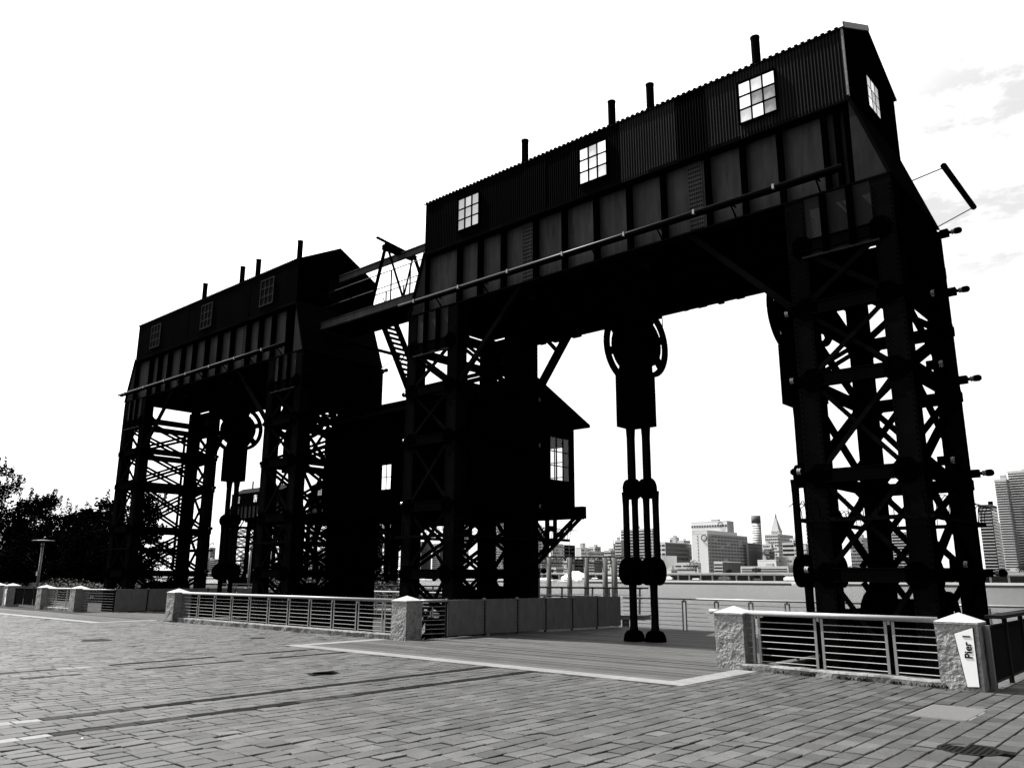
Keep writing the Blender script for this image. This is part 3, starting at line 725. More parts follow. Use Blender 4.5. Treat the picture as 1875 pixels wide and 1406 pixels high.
def tower(g, s, detail, left_guide):
    xa, xb = (TX0, TX1) if s > 0 else (-TX1, -TX0)
    W_, D_ = xb-xa, TY1-TY0
    LW = .42
    def leg(b):
        # built-up column: four corner angles, cover plates front and back, lacing gap at the sides
        b.box(-LW/2, LW/2, -LW/2, -LW/2+.02, -1.2, ZG0-.03); b.box(-LW/2, LW/2, LW/2-.02, LW/2, -1.2, ZG0-.03)
        b.box(-LW/2+.06, -LW/2+.10, -LW/2+.02, LW/2-.02, -1.2, ZG0-.03); b.box(LW/2-.10, LW/2-.06, -LW/2+.02, LW/2-.02, -1.2, ZG0-.03)
    def rivcol(b):
        r = .016
        for x in (-LW/2+.04, LW/2-.04):
            z = -1
            while z < 9.5:
                b.add([(x-r, 0, z-r), (x+r, 0, z-r), (x+r, 0, z+r), (x-r, 0, z+r), (x, -r*1.4, z)], [(0, 1, 4), (1, 2, 4), (2, 3, 4), (3, 0, 4)]); z += .11
    tw = cached('twbase%d' % s, 'tower', 'black', lambda b: (b.box(xa-.1, xb+.1, TY0-.1, TY1+.1, -1.2, -.75), b.box(xa+.3, xb-.3, TY0+.8, TY1-.6, -.75, .35)), g)
    cx = (xa+LW/2, xb-LW/2); cy = (TY0+LW/2, TY1-LW/2)
    for x in cx:
        for y in cy:
            cached('leg', 'leg', 'steel', leg, tw, (x, y, 0))
            if y < 0: cached('rivcol', 'rivets', 'black', rivcol, tw, (x, y-LW/2, 0), kind='stuff')
    # node gussets
    def gusset(b): b.prism([(-.20, -.14), (-.10, -.24), (.10, -.24), (.22, -.12), (.22, .12), (.10, .24), (-.10, .24), (-.20, .14)], 'Y', -.012, .012)
    for z in LV[1:]:
        for x in cx:
            for y, o in ((TY0-.015, 0), (TY1+.015, 0)):
                xx = x + (.10 if x < (xa+xb)/2 else -.10)
                cached('gus', 'gusset', 'black', gusset, tw, (xx, y, z))
        for y in cy:
            for x in (xa-.015, xb+.015):
                yy = y + (.10 if y < 0 else -.10)
                o = cached('gus', 'gusset', 'black', gusset, tw, (x, yy, z)); o.rotation_euler = (0, 0, math.pi/2)
    # collars at nodes (dark sleeves round the legs)
    for z in LV[1:5]:
        for x in cx:
            for y in cy: cached('sleeve', 'sleeve', 'black', lambda b: b.box(-LW/2-.025, LW/2+.025, -LW/2-.025, LW/2+.025, -.11, .11), tw, (x, y, z))
    # struts
    wi, di = W_-2*LW, D_-2*LW
    mx, my = (xa+xb)/2, (TY0+TY1)/2
    for k, z in enumerate(LV[1:]):
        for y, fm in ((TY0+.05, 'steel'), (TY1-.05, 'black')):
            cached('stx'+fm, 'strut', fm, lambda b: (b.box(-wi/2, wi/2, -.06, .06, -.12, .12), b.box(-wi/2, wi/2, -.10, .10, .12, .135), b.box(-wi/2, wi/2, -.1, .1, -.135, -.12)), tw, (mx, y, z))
        for x in (xa+.06, xb-.06):
            cached('sty', 'strut', 'black', lambda b: (b.box(-.05, .05, -di/2, di/2, -.12, .12), b.box(-.10, .10, -di/2, di/2, .12, .135)), tw, (x, my, z))
    # diagonals
    for k in range(len(LV)-1):
        z0, z1 = LV[k]+.15, LV[k+1]-.15
        if k == 0: z0 = -.7
        for d in (0, 1):
            a, b2 = ((-wi/2-.05, z0), (wi/2+.05, z1)) if d else ((wi/2+.05, z0), (-wi/2-.05, z1))
            thin = .07 if k < 4 else .09
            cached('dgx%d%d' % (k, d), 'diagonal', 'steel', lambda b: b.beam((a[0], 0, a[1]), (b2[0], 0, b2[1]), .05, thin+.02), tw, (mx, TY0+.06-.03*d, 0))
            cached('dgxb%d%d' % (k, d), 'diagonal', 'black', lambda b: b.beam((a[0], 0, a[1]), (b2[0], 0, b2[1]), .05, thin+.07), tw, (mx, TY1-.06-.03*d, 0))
            zm = (z0+z1)/2
            a, b2 = ((-di/2-.05, z0), (di/2+.05, z1)) if d else ((di/2+.05, z0), (-di/2-.05, z1))
            for x in (xa+.07, xb-.07):
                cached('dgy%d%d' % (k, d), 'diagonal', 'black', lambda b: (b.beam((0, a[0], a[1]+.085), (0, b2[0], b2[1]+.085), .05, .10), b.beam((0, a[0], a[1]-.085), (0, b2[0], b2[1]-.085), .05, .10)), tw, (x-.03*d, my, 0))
            if k < 4 and s > 0:
                # inner frame, mid depth
                a3, b3 = ((-wi/2, z0), (wi/2, z1)) if d else ((wi/2, z0), (-wi/2, z1))
                cached('dgm%d%d' % (k, d), 'diagonal', 'black', lambda b: b.beam((a3[0], 0, a3[1]), (b3[0], 0, b3[1]), .05, .12), tw, (mx, my-.3-.03*d, 0))
        if k < 5:
            cached('ver%d' % k, 'hanger_bar', 'black', lambda b: b.box(-.045, .045, -.045, .045, z0, z1), tw, (mx+.35, my+.55, 0))
    # top plates between 8.45 and the girder
    for y in (TY0+.02, TY1-.03):
        cached('topplx', 'top_plate', 'siding_new', lambda b: b.box(-wi/2, wi/2, 0, .015, 8.30, ZG0-.03), tw, (mx, y, 0))
    for q in (-.28, .28):
        cached('topribx', 'rib', 'black', lambda b: b.box(-.06, .06, -.05, .05, 8.32, ZG0-.04), tw, (mx+q, TY0-.02, 0))
    for x in (xa+.03, xb-.03):
        if s > 0: cached('toppxy', 'top_plate', 'black', lambda b: b.box(-.01, .01, -di/2, di/2, 8.0, ZG0-.03), tw, (x, my, 0))
    cached('topfl', 'edge_angle', 'siding_new', lambda b: b.box(-wi/2-.1, wi/2+.1, -.05, .0, 8.27, 8.31), tw, (mx, TY0-.01, 0))
    # back shaft (counterweight guide) and winch drum at the foot
    gx = xa+.05
    cached('guide', 'guide_shaft', 'black', lambda b: b.box(0, .38, -.5, 0, -1.2, ZG0-.1), tw, (gx, TY1-.02, 0))
    if (s > 0) != left_guide:
        cached('guide2', 'counterweight_guide', 'black', lambda b: b.box(-.62, 0, -.85, 0, -1.2, ZG0-.1), tw, (xb-.08, TY1-.04, 0))
    cached('drum', 'winch_drum', 'black', lambda b: (b.cyl((-.75, 0, .55), (.75, 0, .55), .62, n=24), b.cyl((-.8, 0, .55), (-.7, 0, .55), .78, n=24), b.cyl((.7, 0, .55), (.8, 0, .55), .78, n=24)), tw, (mx, .35, 0), smooth=False)
    # anti-climb platform with curved prongs
    def plat(b):
        b.box(xa-.06, xb+.06, TY0-.14, TY0-.02, 2.68, 2.76); b.box(xa-.06, xb+.06, TY1+.02, TY1+.14, 2.68, 2.76)
        b.box(xa-.14, xa-.02, TY0-.14, TY1+.14, 2.68, 2.76); b.box(xb+.02, xb+.14, TY0-.14, TY1+.14, 2.68, 2.76)
    cached('plat%d' % s, 'spike_collar', 'steel', plat, tw)
    def spikes(b):
        def prong(p, d):
            pr = None
            for k in range(6):
                t_ = k/5; q = Vector(p) + Vector((d[0]*(.02+.26*t_*t_), d[1]*(.02+.26*t_*t_), .34*math.sin(t_*2.3)/1.0))
                if pr: b.beam(pr, q, .013, .013)
                pr = q
        n = 9
        for i in range(n):
            x = xa+(xb-xa)*i/(n-1); prong((x, TY0-.12, 2.76), (0, -1)); prong((x, TY1+.12, 2.76), (0, 1))
        n = 14
        for i in range(n):
            y = TY0+(TY1-TY0)*i/(n-1); prong((xa-.12, y, 2.76), (-1, 0)); prong((xb+.12, y, 2.76), (1, 0))
    cached('spikes%d' % s, 'prongs', 'black', spikes, tw, kind='stuff')
    # jelly jar lamps
    def lamp(x, y, z, dx, dy):
        a = math.atan2(dy, dx)
        l_ = cached('lampbody', 'bulkhead_lamp', 'black', lambda b: (b.box(-.12, .10, -.09, .09, -.10, .10), b.cyl((.10, 0, 0), (.18, 0, 0), .045, n=10), b.lathe((0, 0, 0), [(.085, .27), (.09, .32), (.088, .40), (.05, .45), (0, .46)], 'X', 12)), g, (x, y, z))
        l_.rotation_euler = (0, 0, a); l_.scale = (.8, .85, .85)
        cached('lampglass', 'glass', 'lampglass', lambda b: b.lathe((0, 0, 0), [(.06, .17), (.075, .18), (.075, .21), (.06, .215), (.06, .225), (.075, .23), (.08, .265), (.06, .27)], 'X', 12), l_)
    for z in (9.5, 8.05, 5.95, 3.83, 1.70):
        if s > 0: lamp(xb+.12, TY1-.18, z, 1, 0)
    if detail:
        for z in (7.2, 5.7, 3.75, 1.75):
            lamp(xa-.03, TY0+.2, z, -1, 0)
            if s > 0: lamp(xb+.10, TY0+1.1, z+.1, 1, 0)
            else: lamp(xb+.10, TY1-.2, z, 1, 0)

def hanger(g, x, detail):
    h = cached('hang', 'sheave_block', 'black', lambda b: (
        b.box(-.34, -.28, -.30, .30, 6.2, 9.3), b.box(.20, .26, -.30, .30, 6.2, 9.3), b.box(-.55, .40, -.30, .20, 8.3, 9.3),
        b.box(-.52, .30, -.36, .34, 5.52, 6.95), b.box(-.34, .26, -.40, -.36, 5.6, 6.8),
        b.box(-.58, -.52, -.1, .05, 5.85, 5.95), b.box(-.26, .20, -.33, .33, 6.9, 9.3)), g, (x, .05, 0))
    for q, xx in enumerate((-.42, .33)):
        def wheel(b):
            n = 40; R = .95
            b.lathe((0, 0, 0), [(R, -.06), (R, .06), (R-.14, .06), (R-.14, -.06), (R, -.06)], 'X', n)
            b.cyl((-.09, 0, 0), (.09, 0, 0), .2, n=16); b.cyl((-.02, 0, 0), (.02, 0, 0), .64, n=24)
            for i in range(6):
                a = i*math.pi/3+.3; b.beam((0, .1*math.cos(a), .1*math.sin(a)), (0, (R-.1)*math.cos(a), (R-.1)*math.sin(a)), .10, .22)
        cached('wheel', 'sheave_wheel', 'black', wheel, h, (xx, 0, 7.78))
    def eye(b, x0, x1, y, z, r): b.cyl((x0, y, z), (x1, y, z), r, n=24)
    def bar(xc, y, z0, z1, w, d, key):
        def f(b):
            # waist: flares into the round eyes at both ends
            prof = [(z0, d*1.7), (z0+.16, d*1.35), (z0+.38, d), (z1-.38, d), (z1-.16, d*1.35), (z1, d*1.7)]
            vs = []
            for z, dd in prof: vs += [(-w/2, -dd/2, z), (w/2, -dd/2, z), (w/2, dd/2, z), (-w/2, dd/2, z)]
            fs = []
            for k in range(len(prof)-1):
                for i in range(4): fs.append((k*4+i, k*4+(i+1) % 4, k*4+4+(i+1) % 4, k*4+4+i))
            fs += [(3, 2, 1, 0), tuple(len(vs)-4+i for i in range(4))]
            b.add(vs, fs)
        cached(key, 'eye_bar', 'steel', f, h, (xc, y, 0))
    for i, (dx, dy) in enumerate(((-.28, -.06), (.12, .06))):
        bar(dx, dy, 3.7, 5.6, .17, .15, 'ub')
        cached('knk', 'pin_knuckle', 'black', lambda b: (eye(b, -.13, -.05, 0, 0, .27), eye(b, -.03, .03, 0, .02, .28), eye(b, .05, .13, 0, 0, .27), eye(b, -.17, .17, 0, 0, .09)), h, (dx, dy, 3.85))
        ex, ey = dx + (-.06 if i == 0 else .07), dy + (-.02 if i == 0 else .02)
        for q in (-.14, .14):
            bar(ex+q, ey, 1.62, 3.78, .13, .115, 'lb')
        cached('knk2', 'pin_knuckle', 'black', lambda b: (eye(b, -.20, -.10, 0, 0, .34), eye(b, -.07, .07, 0, .02, .36), eye(b, .10, .20, 0, 0, .34), eye(b, -.25, .25, 0, 0, .12)), h, (ex, ey, 1.72))
        bar(ex, ey, .05, 1.65, .14, .14, 'fb')
        cached('shoe', 'shoe', 'black', lambda b: b.lathe((0, 0, 0), [(.27, 0), (.27, .06), (.25, .16), (.20, .24), (.10, .28), (0, .29)], n=20), h, (ex, ey, 0), smooth=True)
    if detail:
        cached('rope', 'wire_rope', 'black', lambda b: (b.cyl((.75, .1, 7.9), (.72, .1, 9.6), .012, n=6), b.box(.55, .9, 0, .25, 9.0, 9.2)), h)

pane_arg[0] = 'pane_sky'
g1 = gantry('nearest gantry with bright windows, its right tower behind the Pier 1 post', (-11.57, 18.35, 0), lite=((1.0, 2.6), (3.3, 6.7)), left_guide=True)
pane_arg[0] = 'pane_black'
g2 = gantry('second gantry to the left of the nearest one, with dark windows', (-32.07, 18.35, 0), sheet='siding')
pane_arg[0] = 'pane_sky'
g3 = gantry('small distant gantry seen under the second gantry, left one of the far pair', (-107.4, 67.1, 0), detail=False, tubes=False)
g4 = gantry('small distant gantry seen through the second gantry\'s right tower, right one of the far pair', (-86.9, 67.1, 0), detail=False, tubes=False)

# ------------------------------------------------------------------ control cabin between the gantries
cb = thing('control_cabin', 'black gabled control cabin hung between the two gantries', 'cabin', (-20.7, 19.95, 3.75))
ox, oy, oz = -20.7, 19.95, 3.75
def C(b): b.v = [(x-ox, y-oy, z-oz) for x, y, z in b.v]; return b
X0, X1, Y0, Y1, Z0, Z1, ZR = -24.6, -16.7, 17.65, 22.27, 3.75, 6.85, 8.07
def wall_x(x, y0, y1, z0, z1, holes, name='wall'):
    b = MB(); ys = sorted({y0, y1, *[h for q in holes for h in q[:2]]}); zs = sorted({z0, z1, *[h for q in holes for h in q[2:]]})
    for i in range(len(ys)-1):
        for k in range(len(zs)-1):
            c_ = ((ys[i]+ys[i+1])/2, (zs[k]+zs[k+1])/2)
            if any(q[0] < c_[0] < q[1] and q[2] < c_[1] < q[3] for q in holes): continue
            b.box(x-.05, x, ys[i], ys[i+1], zs[k], zs[k+1])
    return b
def swap(b): b.v = [(y, x, z) for x, y, z in b.v]; return b
C(wall_x(X1, Y0, Y1, Z0, Z1, [(20.94, 22.0, 4.70, 6.15)])).build('wall', 'black', cb)
C(wall_x(X0, Y0, Y1, Z0, Z1, [])).build('wall', 'black', cb)
C(swap(wall_x(Y0+.05, X0, X1, Z0, Z1, []))).build('wall', 'black', cb)
C(swap(wall_x(Y1, X0, X1, Z0, Z1, [(-17.95, -17.12, 4.4, 5.97)]))).build('wall', 'black', cb)
C(MB().box(X0, X1, Y0, Y1, Z0-.02, Z0+.04)).build('floor', 'steel', cb)
for x in (X0, X1-.06): C(MB().prism([(Y0, Z1), (Y1, Z1), ((Y0+Y1)/2, ZR-.05)], 'X', x, x+.06)).build('gable', 'black', cb)
rf = MB(); YR = (Y0+Y1)/2
for s in (-1, 1):
    ye = YR+s*(Y1-YR+.80); ze = 6.80
    rf.add([(X0-.1, ye, ze), (X1+.12, ye, ze), (X1+.12, YR, ZR+.02), (X0-.1, YR, ZR+.02), (X0-.1, ye, ze-.10), (X1+.12, ye, ze-.10), (X1+.12, YR, ZR-.08), (X0-.1, YR, ZR-.08)],
           [(0, 1, 2, 3), (7, 6, 5, 4), (0, 4, 5, 1), (1, 5, 6, 2), (3, 2, 6, 7), (3, 7, 4, 0)])
C(rf).build('roof', 'black', cb)
def grid_window(y0, y1, z0, z1, n, k, plane, pos, pm, fm='black', t_=.02):
    b = MB()
    def bar(a0, a1, c0, c1): 
        if plane == 'X': b.box(pos-.035, pos+.01, a0, a1, c0, c1)
        else: b.box(a0, a1, pos-.01, pos+.035, c0, c1)
    bar(y0-.03, y0+.015, z0, z1); bar(y1-.015, y1+.03, z0, z1); bar(y0, y1, z0-.03, z0+.015); bar(y0, y1, z1-.015, z1+.03)
    for i in range(1, n): y = y0+(y1-y0)*i/n; bar(y-.012, y+.012, z0, z1)
    for i in range(1, k): z = z0+(z1-z0)*i/k; bar(y0, y1, z-.012, z+.012)
    w_ = C(b).build('window', fm, cb)
    for i in range(n):
        for j in range(k):
            q = MB(); a0 = y0+(y1-y0)*i/n+.012; a1 = y0+(y1-y0)*(i+1)/n-.012; c0 = z0+(z1-z0)*j/k+.012; c1 = z0+(z1-z0)*(j+1)/k-.012
            if plane == 'X': q.box(pos-.018, pos-.012, a0, a1, c0, c1)
            else: q.box(a0, a1, pos+.0, pos+.006, c0, c1)
            o = C(q).build('pane', pm, w_)
grid_window(20.94, 22.0, 4.70, 6.15, 3, 3, 'X', X1, 'pane_clear')
grid_window(-17.95, -17.12, 4.4, 5.97, 2, 3, 'Y', Y1-.05, 'pane_clear')
grid_window(-21.29, -20.80, 4.38, 5.22, 2, 2, 'Y', Y0-.045, 'pane_white')
# deck frame and brackets
fb = MB()
for x in (X0+.1, -20.7, X1-.12): fb.box(x-.09, x+.09, 17.4, 22.83, 3.50, 3.75)
fb.box(X0, X1+.05, 22.62, 22.85, 3.52, 3.93); fb.box(X0, X1, 17.4, 17.6, 3.5, 3.75); fb.box(X0, X1, 20.0, 20.2, 3.5, 3.75)
C(fb).build('deck_frame', 'black', cb)
for x in (X1-.12, -20.7, X0+.1):
    b = MB()
    for q in (-.10, .10):
        b.beam((x, 19.55, 1.55+q), (x, 22.80, 3.68+q), .10, .09, up=(0, -.5, .8))
    for k in range(7):
        t_ = (k+.5)/7; b.box(x-.05, x+.05, 19.55+3.25*t_-.04, 19.55+3.25*t_+.10, 1.50+2.13*t_-.06, 1.50+2.13*t_+.16)
    b.box(x-.05, x+.05, 20.85, 20.97, 2.6, 3.55); b.box(x-.05, x+.05, 21.27, 21.37, 2.7, 3.55); b.box(x-.04, x+.04, 20.9, 21.3, 3.02, 3.2)
    b.beam((x, 19.9, 3.5), (x, 20.95, 2.45), .07, .10, up=(0, .7, .7)); b.beam((x, 20.1, 3.55), (x, 21.1, 2.6), .06, .06, up=(0, .7, .7))
    C(b).build('bracket', 'black', cb)
b = MB(); b.box(X1-.18, X1-.06, 20.3, 22.05, 2.72, 2.80)
def prong(b, p, d):
    pr = None
    for k in range(6):
        t_ = k/5; q = Vector(p)+Vector((d[0]*.28*t_*t_, d[1]*.28*t_*t_, .34*math.sin(t_*2.3)))
        if pr: b.beam(pr, q, .013, .013)
        pr = q
for i in range(14): prong(b, (X1-.12, 20.3+.14*i, 2.8), (.4, .9))
C(b).build('spiked_rail', 'black', cb)

# ------------------------------------------------------------------ footbridge between the gantries
br = thing('footbridge', 'black steel footbridge with handrails joining the two gantries high up', 'footbridge', (-22, 18.1, 10.65))
ox, oy, oz = -22, 18.1, 10.65
for y in (17.4, 18.8):
    C(MB().box(-24.95, -18.3, y-.03, y+.03, 10.67, 10.92).box(-24.95, -18.3, y-.07, y+.07, 10.65, 10.67).box(-24.95, -18.3, y-.07, y+.07, 10.92, 10.935)).build('girder', 'plate' if y < 18 else 'black', br)
C(MB().box(-24.95, -18.3, 17.44, 18.76, 10.70, 10.73)).build('deck', 'black', br)
for i in range(7):
    x = -24.7+i*1.02
    C(MB().box(x-.03, x+.03, 17.44, 18.76, 10.66, 10.70)).build('cross_beam', 'black', br)
def trussed(x): pass
for z in (12.06, 11.52): C(MB().cyl((-24.9, 17.4, z), (-18.5, 17.4, z), .018, n=8)).build('handrail', 'tube', br)
for z in (12.1, 11.9-.35): C(MB().cyl((-24.9, 18.8, z), (-18.5, 18.8, z), .018, n=8)).build('handrail', 'black', br)
for x in (-23.2, -20.95, -19.95): C(MB().box(x-.018, x+.018, 17.38, 17.42, 10.93, 12.06)).build('baluster', 'black', br)
for x in (-22.9, -21.9, -20.6, -19.4): C(MB().box(x-.018, x+.018, 18.78, 18.82, 10.93, 12.1)).build('baluster', 'black', br)
# A-frames with the hoist beam
C(MB().beam((-21.30, 17.4, 13.18), (-22.0, 17.4, 10.95), .09, .09)).build('frame_leg', 'black', br)
C(MB().beam((-21.25, 17.4, 13.05), (-20.32, 17.4, 10.95), .07, .05)).build('frame_leg', 'black', br)
C(MB().beam((-21.45, 18.8, 13.08), (-22.1, 18.8, 10.95), .05, .05)).build('frame_leg', 'black', br)
C(MB().beam((-21.35, 18.8, 13.08), (-20.4, 18.8, 10.95), .09, .09)).build('frame_leg', 'black', br)
C(MB().beam((-21.35, 17.0, 13.28), (-21.38, 18.9, 13.12), .10, .06)).build('cross_head', 'black', br)
C(MB().box(-21.48, -21.25, 17.35, 18.75, 12.95, 13.14)).build('cross_head', 'black', br)
C(MB().box(-24.9, -18.4, 18.06, 18.14, 12.74, 12.98).box(-24.9, -18.4, 18.02, 18.18, 12.97, 13.0)).build('hoist_beam', 'plate', br)
# stair from the bridge down to the tower
st = thing('steel_stair', 'steep black steel stair from the footbridge down beside the nearest gantry', 'stair', (-21.3, 18.2, 6.8))
ox, oy, oz = -21.3, 18.2, 6.8
P0, P1 = Vector((-22.0, 0, 10.6)), Vector((-19.9, 0, 6.9))
for y in (17.85, 18.55): C(MB().beam(P0+Vector((0, y, 0)), P1+Vector((0, y, 0)), .05, .22)).build('stringer', 'black', st)
for k in range(17):
    p = P0.lerp(P1, (k+.6)/17.5); C(MB().box(p.x-.10, p.x+.10, 17.87, 18.53, p.z-.015, p.z+.015)).build('tread', 'black', st)
C(MB().cyl((P0.x+.1, 17.85, P0.z+.75), (P1.x+.1, 17.85, P1.z+.85), .018, n=8).beam((-20.9, 17.85, 8.7), (-20.5, 17.85, 9.15), .03, .03).beam((-21.7, 17.85, 10.1), (-21.3, 17.85, 10.5), .03, .03)).build('handrail', 'black', st)
